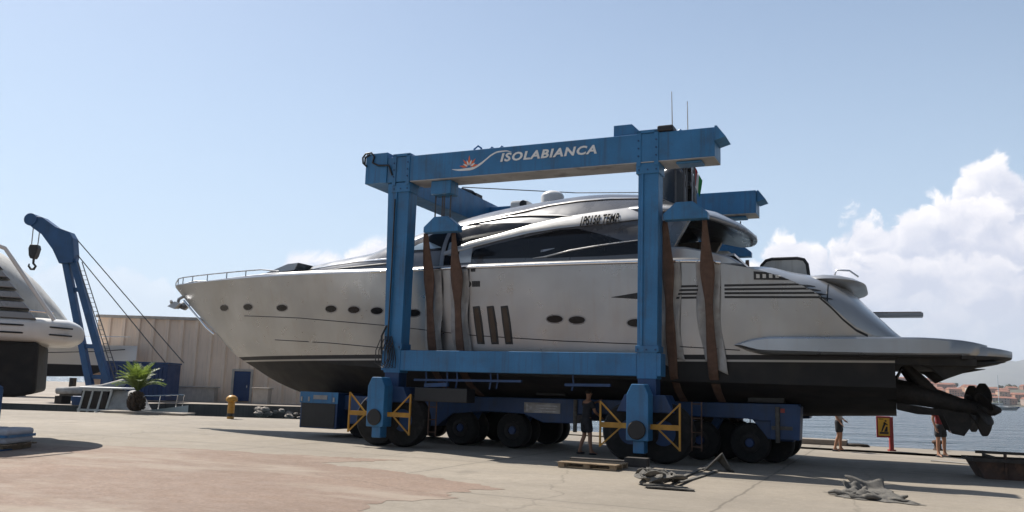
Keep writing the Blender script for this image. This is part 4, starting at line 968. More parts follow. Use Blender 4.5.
    # surface drives
    for v in (2.35, 5.35):
        dr = MB(); dr.tube([(12.9, v, 1.92), (13.4, v, 1.84), (13.9, v, 1.74), (14.4, v, 1.60), (14.9, v, 1.52)], [.30, .27, .23, .18, .12], 14)
        dr.prism([(13.06, 1.62), (13.9, 1.5), (14.55, 1.5), (14.62, 1.15), (14.45, .9), (14.2, .95), (14.05, 1.35), (13.5, 1.36), (13.06, 1.45)], 'y', v - .07, v + .07)
        dr = dr.build('stern_drive', 'gear', t, smooth=40)
        MB().tube([(13.25, v - .15, 2.5), (13.6, v - .1, 2.15), (13.95, v, 1.8)], [.10, .13, .10], 10).build('trim_ram', 'gear', dr, smooth=50)
        MB().tube([(13.06, v + .2, 2.2), (13.2, v + .25, 2.46), (13.35, v + .25, 2.25), (13.5, v + .2, 1.95)], .035, 6).build('hydraulic_hose', 'black', dr, smooth=60)
        pr = MB(); pr.lathe([(0, 14.62), (.13, 14.65), (.15, 14.9), (.12, 15.1), (.05, 15.22), (0, 15.24)], (0, v, 1.52), (1, 0, 0), 14)
        for k in range(6):
            a0 = k * pi / 3 + .3
            def bl(i, j):
                r = .12 + .48 * i; wd = .30 * sin(pi * min(.97, .22 + .70 * i)) ** .8; tw = (j - .5) * wd * 2 / r * .62; a = a0 + tw + .25 * i
                return (14.88 + (j - .5) * wd * 1.15, v + r * cos(a), 1.52 + r * sin(a))
            pr.grid(bl, 8, 6)
        pr = pr.build('propeller', 'gear', dr, smooth=60, fix=False); sm = pr.modifiers.new('thickness', 'SOLIDIFY'); sm.thickness = .018; sm.offset = 0
    # bow: rail, anchor
    def rail_pt(u): return VC - (interp(BS, u) - .06)
    us = [-11.62, -11.3, -10.9, -10.2, -9.2, -8.0, -6.9, -6.1]
    rm = MB()
    for sd in (1, -1):
        top = [(u + .02, VC - sd * (interp(BS, u) * .97), interp(ZS, u) + .05 + .21 * min(1, (u + 11.75) / .5)) for u in us] + [(-5.2, VC - sd * 2.1, 5.22)]
        rm.tube(top, .022, 7)
        for k in range(len(us) - 1): p = top[k + 0]; rm.tube([p, (p[0], p[1], interp(ZS, us[k]) - .01)], .018, 6)
    rm.build('bow_rail', 'silver_dark', t, smooth=60)
    MB().prism([(-6.2, 5.16), (-4.9, 5.3), (-4.75, 5.55), (-5.2, 5.52), (-6.2, 5.2)], 'y', VC - 1.7, VC + 1.7).build('deck_hatch', 'silver_dark', t, bevel=.04)
    an = MB(); an.tube([(-11.25, VC, 4.75), (-11.55, VC, 4.62), (-11.62, VC, 4.35)], .06, 8); an.tube([(-11.6, VC - .34, 4.52), (-11.68, VC - .12, 4.34), (-11.68, VC + .12, 4.34), (-11.6, VC + .34, 4.52)], [.05, .09, .09, .05], 8)
    for s in (-1, 1): an.prism([(-11.8, 4.32), (-11.45, 4.22), (-11.2, 4.42), (-11.45, 4.5)], 'y', VC + s * .2, VC + s * .30)
    an.build('anchor', 'silver_dark', t, smooth=40)
    MB().tube([(-11.3, VC, 4.55), (-10.75, VC, 4.1), (-10.1, VC, 3.55), (-9.7, VC, 3.3)], [.05, .035, .035, .03], 8).build('stem_guard', 'chrome', t, smooth=60)
    # roof fittings
    MB().ball((7.40, 3.3, 7.72), (.40, .40, .44), 20, 14).lathe([(.42, 6.9), (.40, 7.3), (.40, 7.7)], (7.40, 3.3, 0), (0, 0, 1), 18).build('radar_dome', 'radome', t, smooth=60)
    mst = MB(); mst.prism([(7.62, 6.7), (8.0, 6.6), (7.95, 7.5), (7.85, 8.1), (7.65, 8.1), (7.66, 7.5)], 'y', VC - .12, VC + .12); mst.bar((7.8, VC - .5, 7.6), (7.8, VC + .5, 7.6), .22, .16); mst.bar((7.72, VC - .3, 8.15), (7.72, VC + .3, 8.15), .4, .14)
    mst = mst.build('mast', 'black', t, bevel=.03)
    MB().box((7.56, VC - .5, 8.24), (7.78, VC + .5, 8.36)).build('radar_scanner', 'offwhite', mst, bevel=.04)
    MB().tube([(7.36, 3.6, 6.9), (7.33, 3.6, 9.0), (7.30, 3.6, 10.5)], [.03, .022, .012], 6).build('whip_antenna', 'offwhite', t)
    MB().tube([(7.75, 3.9, 6.9), (7.72, 3.9, 8.8), (7.70, 3.9, 10.25)], [.03, .022, .012], 6).build('whip_antenna', 'offwhite', t)
    def fl(i, j): return (8.0 + .22 * i - .08 * j * i, 3.45 + .06 * sin(i * 7 + j * 2), 8.15 - .50 * j - .45 * i)
    fg = MB(); fg.grid(fl, 12, 8); n9 = 9
    fg.m = [0 if (k // 8) > 7 else 1 if (k // 8) > 3 else 2 for k in range(len(fg.m))]
    fg = fg.build('flag', ['flag_green', 'flag_white', 'flag_red'], mst, smooth=60, fix=False)
    MB().ball((3.5, VC, 7.6), (.36, .36, .20), 18, 12).lathe([(.36, 7.2), (.36, 7.6)], (3.5, VC, 0), (0, 0, 1), 18).build('satellite_dome', 'white', t, smooth=60)
    MB().box((2.15, VC - .25, 7.2), (2.75, VC + .25, 7.52)).build('searchlight', 'white', t, bevel=.08)
    MB().lathe([(0, 0), (.11, 0), (.12, .02)], (2.62, VC - .262, 7.38), (0, -1, 0), 14).build('horn', 'black', t)
    MB().tube([(7.99, 3.2, 6.7), (7.99, 3.2, 8.3)], .025, 6).build('flag_staff', 'silver_dark', t)
    cr = MB(); cr.tube([(6.0, VC - 1.35, 7.05), (6.3, VC - 1.5, 6.95), (6.45, VC - 1.75, 6.78)], .015, 5); cr.tube([(5.95, VC - 1.2, 7.1), (6.25, VC - 1.25, 7.12), (6.5, VC - 1.3, 7.06)], .03, 5); cr.build('roof_cleat', 'black', t)
yacht()
# ------------------------------------------------------------------ the boat lift
def lift():
    t = thing('boat_lift', 'tall blue travelling boat lift straddling the silver yacht', 'boat lift', (3.9, VC, 0.0))
    far = lambda v: 2 * VC - v
    for sd in (0, 1):
        F = (lambda v: v) if sd == 0 else far
        near = sd == 0
        # main beam
        m = MB(); m.box((-.12, F(0.0), 7.40), (9.22, F(.80), 8.14)); m = m.build('main_beam', 'blue', t, bevel=.015)
        MB().box((.66, F(-.012), 7.381), (9.215, F(.81), 7.398)).build('underside_plate', 'underbeam', m)  # thin pale grey plate along the underside of the beam
        e = MB(); e.add([(9.225, F(-.06), 7.78), (9.225, F(.68), 7.78), (9.50, F(.68), 7.86), (9.50, F(-.06), 7.86), (9.225, F(-.06), 8.16), (9.225, F(.68), 8.16), (9.28, F(.68), 8.16), (9.28, F(-.06), 8.16)], [(0, 3, 2, 1), (4, 5, 6, 7), (0, 1, 5, 4), (1, 2, 6, 5), (2, 3, 7, 6), (3, 0, 4, 7)])
        e.build('end_hood', 'blue', m, bevel=.01)
        b = MB(); b.prism([(6.62, 8.14), (7.42, 8.14), (7.1, 8.46), (6.62, 8.46)], 'y', F(.1), F(.5)); b.build('beam_block', 'blue', m, bevel=.015)
        lugs = MB()
        for u, r in ((2.62, .13), (3.05, .08), (3.35, .08), (8.3, .07)):
            lugs.tube([(u - r, F(.3), 8.13), (u - r * .8, F(.3), 8.13 + r), (u, F(.3), 8.13 + r * 1.6), (u + r * .8, F(.3), 8.13 + r), (u + r, F(.3), 8.13)], .03, 6)
        lugs.build('lifting_lug', 'blue', m)
        # legs
        for u in (.1, 7.3):
            L_ = MB(); L_.prism([(u - (.02 if u < 4 else 0), 2.0), (u + .5, 2.0), (u + .52, 7.379), (u - (.20 if u < 4 else 0), 7.379)], 'y', F(.05), F(.5)); L_.box((u - .04, F(.02), 2.64), (u + .54, F(.53), 2.80)); L_.box((u - .05, F(.01), 7.1), (u + .55, F(.54), 7.378))
            L_.bar((u + .12, F(.03), 2.8), (u + .12, F(.03), 7.1), .05, .05); L_.build('leg', 'blue', t, bevel=.012)
            f = MB(); f.box((u - .03, F(-.025), 7.3), (u + .08, F(-.005), 8.2)); f.box((u + .42, F(-.025), 7.3), (u + .53, F(-.005), 8.2)); f.box((u - .03, F(-.025), 8.145), (u + .53, F(.45), 8.22)); f.build('saddle_plate', 'blue', t)
            bt = MB()
            for bz in (2.70, 7.2, 7.55, 7.75, 7.95):
                for bu in ((.03, .25, .47) if bz < 7.3 else (.02, .475)): bt.lathe([(0, -.022), (.022, -.022), (.022, 0)], (u + bu, F(-.028) if bz > 7.3 else F(.015), bz), (0, 1 if near else -1, 0), 6)
            o = bt.build('flange_bolts', 'blue_dark', t)
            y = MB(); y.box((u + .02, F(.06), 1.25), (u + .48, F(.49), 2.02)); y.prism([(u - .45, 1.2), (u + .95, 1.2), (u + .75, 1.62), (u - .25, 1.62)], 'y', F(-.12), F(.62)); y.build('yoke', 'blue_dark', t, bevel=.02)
            for o in (-.36, .36):
                w = MB(); R = .72
                w.lathe([(.30, -.20), (.52, -.22), (.66, -.20), (R, -.12), (R, .12), (.66, .20), (.52, .22), (.30, .20)], (u + .25 + o * 1.12, F(.27), R + .005), (0, 1, 0), 32)
                w = w.build('wheel', 'rubber', t, smooth=40)
                MB().lathe([(0, -.16), (.22, -.16), (.30, -.19), (.31, .19), (0, .16)], (u + .25 + o * 1.12, F(.27), R + .005), (0, 1, 0), 20).build('rim', 'blue_dark', w, smooth=40)
            # drive gearbox column on the outside
            g = MB(); g.prism([(u - .06, .55), (u + .47, .55), (u + .47, 1.62), (u + .36, 1.86), (u + .06, 1.86), (u - .06, 1.62)], 'y', F(-.62), F(-.18)); g.box((u + .09, F(-.55), .26), (u + .36, F(-.22), .551))
            g = g.build('drive_column', 'blue', t, bevel=.02)
            MB().lathe([(0, 0), (.21, 0), (.22, -.03), (.20, -.05), (0, -.05)], (u + .20, F(-.62), .80), (0, 1 if near else -1, 0), 24).build('hub', 'black', g, smooth=40)
            # yellow bumpers on either side
            for s in (-1, 1):
                c = u + .2; a0 = c + s * .27; a1 = c + s * .96; vv = F(-.40)
                gd = MB(); gd.box((a0, F(-.42), .82), (a1, F(-.37), .94)); gd.bar((a1, vv, .36), (a1, vv, 1.44), .042)
                gd.bar((a0 + s * .18, vv, .92), (a1, vv, 1.42), .034); gd.bar((a0 + s * .18, vv, .84), (a1, vv, .38), .034); gd.build('bumper_frame', 'yellow', t)
            la = MB(); lx = u + (1.45 if u < 4 else 1.33)
            for o in (0, .38): la.bar((lx + o * .6, F(.1), .35), (lx + o * .6, F(.1), 1.5), .03)
            for k in range(4): la.bar((lx, F(.1), .45 + k * .33), (lx + .23, F(.1), .45 + k * .33), .025)
            la.build('step_ladder', 'rust', t)
        # lower tie beam
        lb = MB(); lb.box((.601, F(.06), 2.06), (7.299, F(.49), 2.62)); lb.box((.0, F(.04), 2.06), (.099, F(.51), 2.62)); lb.box((7.801, F(.04), 2.06), (7.9, F(.51), 2.62)); lb.build('tie_beam', 'blue', t, bevel=.015)
        k = MB()
        for u in (1.35, 2.0, 2.3, 3.3, 3.5, 5.6): k.tube([(u, F(.2), 2.05), (u + .02, F(.2), 1.85), (u - .02, F(.2), 1.6 + .1 * (u % 1))], .022, 6)
        k.bar((1.0, F(.2), 1.82), (4.2, F(.2), 1.86), .08, .06); k.bar((1.4, F(.1), 1.68), (2.1, F(.1), 1.72), .12, .1); k.bar((5.4, F(.2), 1.80), (6.6, F(.2), 1.82), .10, .07)
        k.build('hydraulic_pipework', 'blue_dark', t)
        # power unit slung between the legs
        pu = MB(); pu.box((1.1, F(.05), 1.25), (2.7, F(.55), 1.62)); pu.build('engine_deck', 'black', t, bevel=.02)
        # hoist trolleys under the main beam
        for u in (1.12, 8.08):
            tr = MB(); tr.box((u + .16, F(.10), 6.98 if u < 4 else 7.31), (u + .80, F(.58), 7.379)); tr.build('hoist_trolley', 'blue', t, bevel=.03)
        if near:
            hs = MB()
            for q in range(5): hs.tube([(-.02 + .12 * q, -.01 - .03 * q, 2.95 - .03 * q), (-.12 + .1 * q, -.08, 2.6), (-.10 + .1 * q, -.10, 2.25), (.12 + .1 * q, -.06, 2.12), (.25 + .06 * q, -.02, 2.4), (.12 + .05 * q, -.01, 3.0)], .014, 6)
            hs.tube([(.12, .02, 3.3), (.02, -.05, 3.0), (.05, -.05, 2.5)], .03, 6); hs.tube([(.2, -.02, 6.9), (.22, -.03, 5), (.22, -.03, 3)], .02, 6)
            hs.build('hose_bundle', 'black', t, smooth=60)
            cl = MB(); cl.tube([(-.80, -.05, 7.92), (-.90, -.10, 8.02), (-.92, -.10, 8.18), (-.84, -.08, 8.30), (-.66, -.05, 8.32), (-.56, -.05, 8.2), (-.6, -.06, 8.02), (-.4, -.06, 7.92), (-.05, -.05, 7.9), (.08, -.04, 7.6)], .028, 7)
            cl.tube([(-.88, -.04, 7.98), (-.87, -.05, 8.2), (-.72, -.04, 8.27)], .03, 7); cl.build('cable_loop', 'black', t, smooth=60)
            em = MB()   # white wave and orange starburst on the beam
            wv = [(1.99, 7.63), (2.25, 7.595), (2.55, 7.60), (2.80, 7.68), (3.02, 7.82), (3.20, 7.945), (3.40, 8.015), (3.62, 8.02), (3.80, 7.97)]
            def W(s):
                q = s * (len(wv) - 1); i = int(min(len(wv) - 2, q)); f = q - i
                return interp([(k, p[0]) for k, p in enumerate(wv)], q), interp([(k, p[1]) for k, p in enumerate(wv)], q)
            vs = []; n = 40
            for i in range(n + 1):
                x, z = W(i / n); th = .022 * sin(pi * min(1, i / n * 1.0)) ** .6 + .003
                if i / n < .5: th += .016 * sin(pi * i / n * 2)
                vs += [(x, -.006, z - th), (x, -.006, z + th), (x, .0, z - th), (x, .0, z + th)]
            fs = []
            for i in range(n): a = 4 * i; b = a + 4; fs += [(a, b, b + 1, a + 1), (a, a + 2, b + 2, b), (a + 1, b + 1, b + 3, a + 3)]
            em.add(vs, fs).build('wave_emblem', 'letter', m)
            st = MB(); cx, cz = 2.52, 7.655
            for i in range(9):
                a = pi * (i + .5) / 9; r = (.30 if i % 2 == 0 else .22) * (1.12 if i == 4 else 1); d = Vector((cos(a), 0, sin(a))); nn = Vector((-sin(a), 0, cos(a)))
                p = Vector((cx, -.009, cz)); q = [p + d * .05, p + d * r * .5 + nn * .036, p + d * r, p + d * r * .5 - nn * .036]
                st.add(q + [w_ + Vector((0, .009, 0)) for w_ in q], [(0, 1, 2, 3), (0, 4, 5, 1), (1, 5, 6, 2), (2, 6, 7, 3), (3, 7, 4, 0)], 0 if i % 2 else 1)
            st.build('starburst_emblem', ['letter', 'orange'], m)
            tv, tf, tw = text_verts('ISOLABIANCA', 1.0, .20, .032, .012, 1.0, 1.14)
            MB().add([(3.47 + 2.74 * p.x / tw, -.012 + p.z * .5, 7.735 + .225 * p.y / .72) for p in tv], tf).build('lettering', 'letter', m)
    c = MB(); c.box((-.85, -.03, 7.40), (-.121, far(-.03), 8.30)); c = c.build('cross_beam', 'blue', t, bevel=.015)
    c2 = MB(); c2.box((-.7, 6.1, 8.301), (-.3, 6.6, 8.5)); c2.tube([(-.5, 5.4, 8.45), (-.45, 6.0, 8.5), (-.5, 6.9, 8.4)], .09, 8); c2.box((-.62, 3.2, 8.301), (-.4, 3.35, 8.45)); c2.build('cable_drum', 'black', c)
    MB().tube([(-.4, 5.2, 8.5), (3, 7.3, 8.55), (7.0, 7.5, 8.35)], .018, 5).build('wire_rope', 'steel_rope', t)
    MB().tube([(7.9, 7.4, 8.2), (7.9, 7.2, 7.1)], .02, 5).build('wire_rope', 'steel_rope', t)
    bx = MB(); bx.box((5.9 + 1.9, -.01 - .04, 8.145), (8.2, .4, 8.30)); bx.build('beam_lamp', 'black', t, bevel=.03)
lift()

def slings():
    for idx, (u0, u1, a0, a1, lab) in enumerate(((1.06, 2.16, .97, 1.86, 'brown lifting slings hanging from the small blue spreader near the left lift legs'), (7.9, 9.0, 7.86, 8.85, 'brown lifting slings hanging from the small blue spreader right of the lettered beam end'))):
        t = thing('lifting_sling', lab, 'lifting sling', ((u0 + u1) / 2, VC, .9), group='lifting slings under the yacht')
        for sd in (0, 1):
            F = (lambda v: v) if sd == 0 else (lambda v: 2 * VC - v)
            up = 0 if sd == 0 else .14; x0 = u0 - (.5 * idx if sd else 0)
            s = MB(); s.prism([(x0, 5.92 + up), (u1, 5.92 + up), (u1, 6.08 + up), (u1 - .36, 6.36 + up), (x0 + .32, 6.36 + up), (x0, 6.08 + up)], 'y', F(.18), F(.46)); s = s.build('spreader', 'blue', t, bevel=.02)
            c = MB(); [c.tube([(u0 + o, F(.32), 6.3), (u0 + o, F(.32), 7.25)], .022, 6) for o in (.28, .50, .56, .76)]; c.build('hoist_rope', 'steel_rope', t)
        path = [(.45, 5.95), (.52, 5.6), (.62, 5.15), (.70, 4.8), (.74, 4.2), (.78, 3.6), (.84, 3.0), (.95, 2.5), (1.02, 2.1), (1.5, 1.72), (2.6, 1.28), (VC, .95)]
        path = path + [(2 * VC - v, z) for v, z in reversed(path[:-1])]
        for k, a in enumerate((a0, a1)):
            def rib(i, j, a=a, k=k):
                q = i * (len(path) - 1); n = int(min(len(path) - 2, q)); f = q - n
                v = path[n][0] + (path[n + 1][0] - path[n][0]) * f; z = path[n][1] + (path[n + 1][1] - path[n][1]) * f
                dpt = max(0.0, min(1.0, (5.95 - z) / 2.0)); tw = .25 * sin(z * 1.9 + k * 1.3 + idx)
                wd = interp([(0, .065), (.35, .11), (.65, .16), (.85, .14), (1, .11)], dpt); drift = .13 * max(0, (5.2 - z)) / 2.6 * (1 if idx == 0 else .6)
                dx = (j - .5) * 2 * wd * (1 + .15 * sin(z * 2.7 + k)); sg = -1 if v < VC else 1
                return (a + .03 + drift + dx * cos(tw), v + (dx * abs(sin(tw)) * .8 - .02) * (1 if sg < 0 else -1), z)
            m = MB(); m.grid(rib, 66, 4); o = m.build('strap', 'strap', t, smooth=60, fix=False); sm = o.modifiers.new('thickness', 'SOLIDIFY'); sm.thickness = .018
            # pale padding sleeves folded round the hull behind each strap
            for s, (dx0, dx1, zt, zb) in enumerate(((-.27, -.02, 4.96, 2.5 - .1 * idx + .1 * k), (.06, .33, 4.97 - .02 * k, 2.58 - .3 * idx * k))):
                def pad(i, j, a=a):
                    z = zt + (zb - zt) * i; w = .10 * sin(i * 5 + a) * i; u = a + dx0 + (dx1 - dx0) * j + w + .10 * max(0, i - .05) * (1 if s == 0 else .5)
                    b = hull_b(u, max(2.05, z)); return (u, VC - b - .035 - .03 * sin(i * 11 + j * 3 + a * 3), z - .12 * j * (i > .9) )
                m = MB(); m.grid(pad, 30, 5); o = m.build('padding_sleeve', 'pad', t, smooth=60, fix=False); sm = o.modifiers.new('thickness', 'SOLIDIFY'); sm.thickness = .015
slings()

# ------------------------------------------------------------------ the boat transporter under the keel
def trailer():
    t = thing('boat_transporter', 'low dark blue self-propelled boat trailer under the yacht keel', 'boat trailer', (3.2, VC, 0.0))
    far = lambda v: 2 * VC - v
    prof = [(-.5, 1.38), (10.85, 1.50), (10.85, 1.1), (9.95, 1.06), (9.6, 1.10), (8.0, 1.10), (7.2, 1.12), (6.4, 1.08), (5.1, 1.02), (5.06, .78), (4.1, .76), (3.5, .98), (2.3, 1.0), (1.25, .90), (.75, .52), (-.1, .50), (-.5, .62)]
    for sd in (0, 1):
        F = (lambda v: v) if sd == 0 else far
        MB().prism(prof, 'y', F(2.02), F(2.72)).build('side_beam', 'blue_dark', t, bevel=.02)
        MB().prism([(9.7, 1.12), (10.1, .62), (10.5, .62), (10.6, 1.12)], 'y', F(2.1), F(2.6)).build('wheel_bracket', 'blue_dark', t, bevel=.02)
        for u in (1.48, 3.13, 8.40, 9.65):
            w = MB(); R = .50; vv = F(2.28)
            w.lathe([(.25, -.17), (.40, -.19), (.46, -.17), (R, -.10), (R, .10), (.46, .17), (.40, .19), (.25, .17)], (u, vv, R + .003), (0, 1, 0), 28)
            w = w.build('wheel', 'rubber', t, smooth=40)
            MB().lathe([(.13, -.20), (.20, -.205), (.245, -.18), (.25, .15), (.0, .15)], (u, vv, R + .003), (0, 1 if sd == 0 else -1, 0), 22).build('rim', 'gear', w, smooth=40)
            MB().lathe([(0, -.215), (.10, -.21), (.12, -.15), (.0, -.1)], (u, vv, R + .003), (0, 1 if sd == 0 else -1, 0), 16).build('hub', 'blue_box', w, smooth=40)
            MB().bar((u + .1, F(2.55), .5), (u + .45, F(2.45), 1.1), .16, .2).build('swing_arm', 'blue_dark', t, bevel=.02)
            w2 = MB(); w2.lathe([(.0, -.16), (.40, -.18), (.46, -.17), (R, -.10), (R, .10), (.46, .17), (.40, .18), (.0, .16)], (u + (.5 if u > 8 else .0), F(2.92), R + .003), (0, 1, 0), 24); w2.build('wheel', 'rubber', t, smooth=40)
        for u in (.9, 3.8, 6.4, 9.6):
            b = MB(); zt = interp(ZK, u) + .58; b.box((u, F(2.15), 1.50), (u + .9, F(2.6), zt)); b.build('hull_pad', 'black', t, bevel=.03)
        for u in (5.05, 10.35): MB().tube([(u, F(1.98), .55), (u, F(1.98), 1.42)], .055, 10).build('lifting_ram', 'grey_cloth', t, smooth=50)
        if sd == 0:
            pl = MB(); pl.box((3.52, 2.005, 1.02), (4.60, 2.015, 1.30)); pl = pl.build('name_plate', 'pad', t)
            d = MB()
            for a, c in ((3.62, 1.22), (3.72, 1.16), (3.62, 1.10)): d.lathe([(0, 0), (.04, 0), (.04, .006), (0, .006)], (a, 1.999, c), (0, 1, 0), 12)
            for r in range(3): d.box((3.86, 1.999, 1.06 + r * .075), (4.52 - .1 * (r % 2), 2.003, 1.085 + r * .075))
            d.build('plate_marking', 'silver_dark', pl)
            d = MB(); d.box((10.2, 2.005, .86), (10.7, 2.012, .95)); d.build('number_plate', 'grey_cloth', t)
            MB().box((10.42, 2.0, 1.28), (10.52, 2.03, 1.38)).build('marker_lamp', 'red_paint', t)
            e = MB(); e.prism([(10.15, .62), (10.855, .62), (10.9, 1.45), (10.2, 1.47)], 'y', 2.018, 2.7); e.build('tail_box', 'blue_dark', t, bevel=.02)
    for u in (-.45, 10.2): MB().box((u, 2.73, .55), (u + .45, far(2.73), .92)).build('cross_member', 'blue_dark', t, bevel=.02)
    # power pack at the bow end
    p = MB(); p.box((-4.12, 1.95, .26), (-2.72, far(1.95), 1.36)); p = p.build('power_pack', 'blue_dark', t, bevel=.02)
    MB().box((-4.05, 1.93, .30), (-2.80, 1.948, 1.02)).build('radiator_grille', 'black', p)
    MB().box((-4.15, 1.93, 1.03), (-2.70, 1.945, 1.375)).build('front_panel', 'blue', p, bevel=.01)
    MB().box((-3.62, 1.915, 1.15), (-3.10, 1.929, 1.28)).build('maker_plate', 'pad', p)
    for u in (-4.10, -3.82, -2.88): MB().box((u, 1.91, 1.08), (u + .06, 1.93, 1.22)).build('latch', 'pad', p)
    MB().box((-2.72, 2.3, .85), (-.49, 2.7, 1.3)).box((-2.72, far(2.7), .85), (-.49, far(2.3), 1.3)).build('drawbar', 'blue_dark', t, bevel=.02)
    for k in range(2): MB().box((-2.3, 1.95 + k * .4, .45), (-1.5, 2.25 + k * .4, 1.3)).build('fuel_tank', 'blue_dark', t, bevel=.03)
    for u in (-2.2, -1.0):
        for v in (2.6, far(2.6)): MB().lathe([(0, -.2), (.4, -.2), (.48, -.12), (.48, .12), (.4, .2), (0, .2)], (u, v, .483), (0, 1, 0), 24).build('wheel', 'rubber', t, smooth=40)
trailer()
# ------------------------------------------------------------------ people
def skin_mesh(name, joints, edges, mat, parent, root=0, lvl=2):
    me = bpy.data.meshes.new(name); me.from_pydata([j[0] for j in joints], edges, [])
    o = bpy.data.objects.new(name, me); COL.objects.link(o)
    mod = o.modifiers.new('skin', 'SKIN'); mod.use_smooth_shade = True; mod.branch_smoothing = 0.3
    lay = me.skin_vertices[0].data if me.skin_vertices else None
    if lay is None:
        bm = bmesh.new(); bm.from_mesh(me); bm.verts.layers.skin.verify(); bm.to_mesh(me); bm.free(); lay = me.skin_vertices[0].data
    for k, j in enumerate(joints):
        r = j[1]; lay[k].radius = r if isinstance(r, tuple) else (r, r); lay[k].use_root = (k == root)
    sb = o.modifiers.new('smooth', 'SUBSURF'); sb.levels = lvl; sb.render_levels = lvl
    dg = bpy.context.evaluated_depsgraph_get(); me2 = bpy.data.meshes.new_from_object(o.evaluated_get(dg)); me2.name = name
    bpy.data.objects.remove(o); bpy.data.meshes.remove(me)
    me2.materials.clear(); me2.materials.append(MT[mat]); me2.polygons.foreach_set('use_smooth', [True] * len(me2.polygons))
    o = bpy.data.objects.new(name, me2); COL.objects.link(o); o.parent = parent; return o
def person(label, loc, heading, scale, arms, legs, shirt, shorts, lean=0.0, head_turn=0.0):
    t = bpy.data.objects.new('person', None); COL.objects.link(t); t.location = loc; t.rotation_euler = (0, 0, heading); t.scale = (scale,) * 3; FP[t] = Vector((0, 0, 0))
    tag(t, label, 'person')
    J = []; E = []
    def add(p, r, par=None): J.append((Vector(p), r)); (E.append((par, len(J) - 1)) if par is not None else None); return len(J) - 1
    y = lean
    pel = add((0, 0, .96), (.150, .115)); wa = add((0, y * .3, 1.10), (.138, .10), pel); ch = add((0, y * .7, 1.27), (.155, .112), wa); uc = add((0, y, 1.40), (.145, .10), ch)
    nk = add((0, y + .01, 1.50), .056, uc); jaw = add((0, y + .025, 1.575), (.066, .078), nk); hd = add((0, y + .02, 1.66), (.078, .096), jaw); add((0, y + .01, 1.74), (.056, .07), hd)
    tors = []
    arm_pts = []
    for s, (el, ha) in zip((-1, 1), arms):
        sh = add((s * .185, y, 1.405), .056, uc); e = add(el, .042, sh); m = Vector(el).lerp(Vector(ha), .55); f = add(m, .036, e); w = add(ha, .027, f)
        d = (Vector(ha) - Vector(el)).normalized(); pm = add(Vector(ha) + d * .05, (.038, .020), w); arm_pts.append((sh, e))
        side = d.cross(Vector((0, 1, 0))).normalized() if abs(d.y) < .9 else Vector((1, 0, 0))
        for k in range(4):
            o = side * (k - 1.5) * .021; L1 = (.048, .056, .052, .040)[k]
            a = add(Vector(ha) + d * (.085 + L1 * .2) + o, .0105, pm); b = add(Vector(ha) + d * (.09 + L1 * .9) + o + Vector((0, .012, 0)), .0095, a); add(Vector(ha) + d * (.09 + L1 * 1.45) + o + Vector((0, .03, 0)), .008, b)
        a = add(Vector(ha) + d * .045 - side * .045, .012, pm); add(Vector(ha) + d * .085 - side * .062 + Vector((0, .01, 0)), .0095, a)
    leg_pts = []
    for s, (kn, an) in zip((-1, 1), legs):
        hp = add((s * .09, 0, .90), (.098, .105), pel); k = add(kn, .060, hp); cf = add(Vector(kn).lerp(Vector(an), .35) + Vector((0, -.015, 0)), .058, k); a = add(an, .038, cf)
        hl = add((an[0], an[1] - .035, .035), .036, a); to = add((an[0] + s * .02, an[1] + .13, .03), (.042, .026), a); leg_pts.append((hp, k)); add((an[0] + s * .025, an[1] + .19, .024), (.036, .018), to)
    body = skin_mesh('body', J, E, 'skin', t)
    # face: nose, eyes and ears on the front of the head (+y)
    hx = Vector((0, y + .02, 1.655))
    f = MB(); f.ball(hx + Vector((0, .10, -.015)), (.013, .02, .024), 8, 6); f.ball(hx + Vector((-.079, .0, -.01)), (.012, .022, .032), 8, 6); f.ball(hx + Vector((.079, .0, -.01)), (.012, .022, .032), 8, 6); f.build('face', 'skin', t, smooth=80)
    e = MB(); [e.ball(hx + Vector((sx * .032, .085, .008)), (.013, .008, .007), 8, 6) for sx in (-1, 1)]; e.ball(hx + Vector((0, .088, -.058)), (.024, .008, .005), 8, 6); e.build('eyes_and_mouth', 'hair', t, smooth=80)
    h = MB()
    def hr(i, j):
        th = pi * .60 * i; ph = 2 * pi * j; d = Vector((sin(th) * cos(ph), sin(th) * sin(ph), cos(th))); k = 1.0 if d.y < .25 or d.z > .55 else .90
        return tuple(hx + Vector((0, -.008, .018)) + Vector((d.x * .088 * k, d.y * .106 * k, d.z * .100)))
    h.grid(hr, 10, 20); h.build('hair', 'hair', t, smooth=80)
    # clothes grown over the same joints
    SJ = [J[pel], J[wa], J[ch], J[uc]]; SE = [(0, 1), (1, 2), (2, 3)]
    SJ = [(p, (r[0] * 1.14, r[1] * 1.16)) for p, r in SJ]; SJ[0] = (SJ[0][0] + Vector((0, 0, -.07)), SJ[0][1])
    for sh, e_ in arm_pts:
        a = len(SJ); SJ.append((J[sh][0], .074)); SJ.append((J[sh][0].lerp(J[e_][0], .72), .066)); SE += [(3, a), (a, a + 1)]
    skin_mesh('shirt', SJ, SE, shirt, t)
    PJ = [(J[pel][0] + Vector((0, 0, .10)), (.162, .128)), (J[pel][0] + Vector((0, 0, -.03)), (.165, .135))]; PE = [(0, 1)]
    for hp, k in leg_pts:
        a = len(PJ); PJ.append((J[hp][0] + Vector((0, 0, -.04)), (.118, .124))); PJ.append((J[hp][0].lerp(J[k][0], .82), (.104, .106))); PE += [(1, a), (a, a + 1)]
    skin_mesh('shorts', PJ, PE, shorts, t)
    sh = MB()
    for s, (kn, an) in zip((-1, 1), legs):
        sh.ball((an[0] + s * .012, an[1] + .055, .028), (.052, .15, .034), 12, 8); 
    sh.build('shoes', 'dark_cloth', t, smooth=80)
    return t
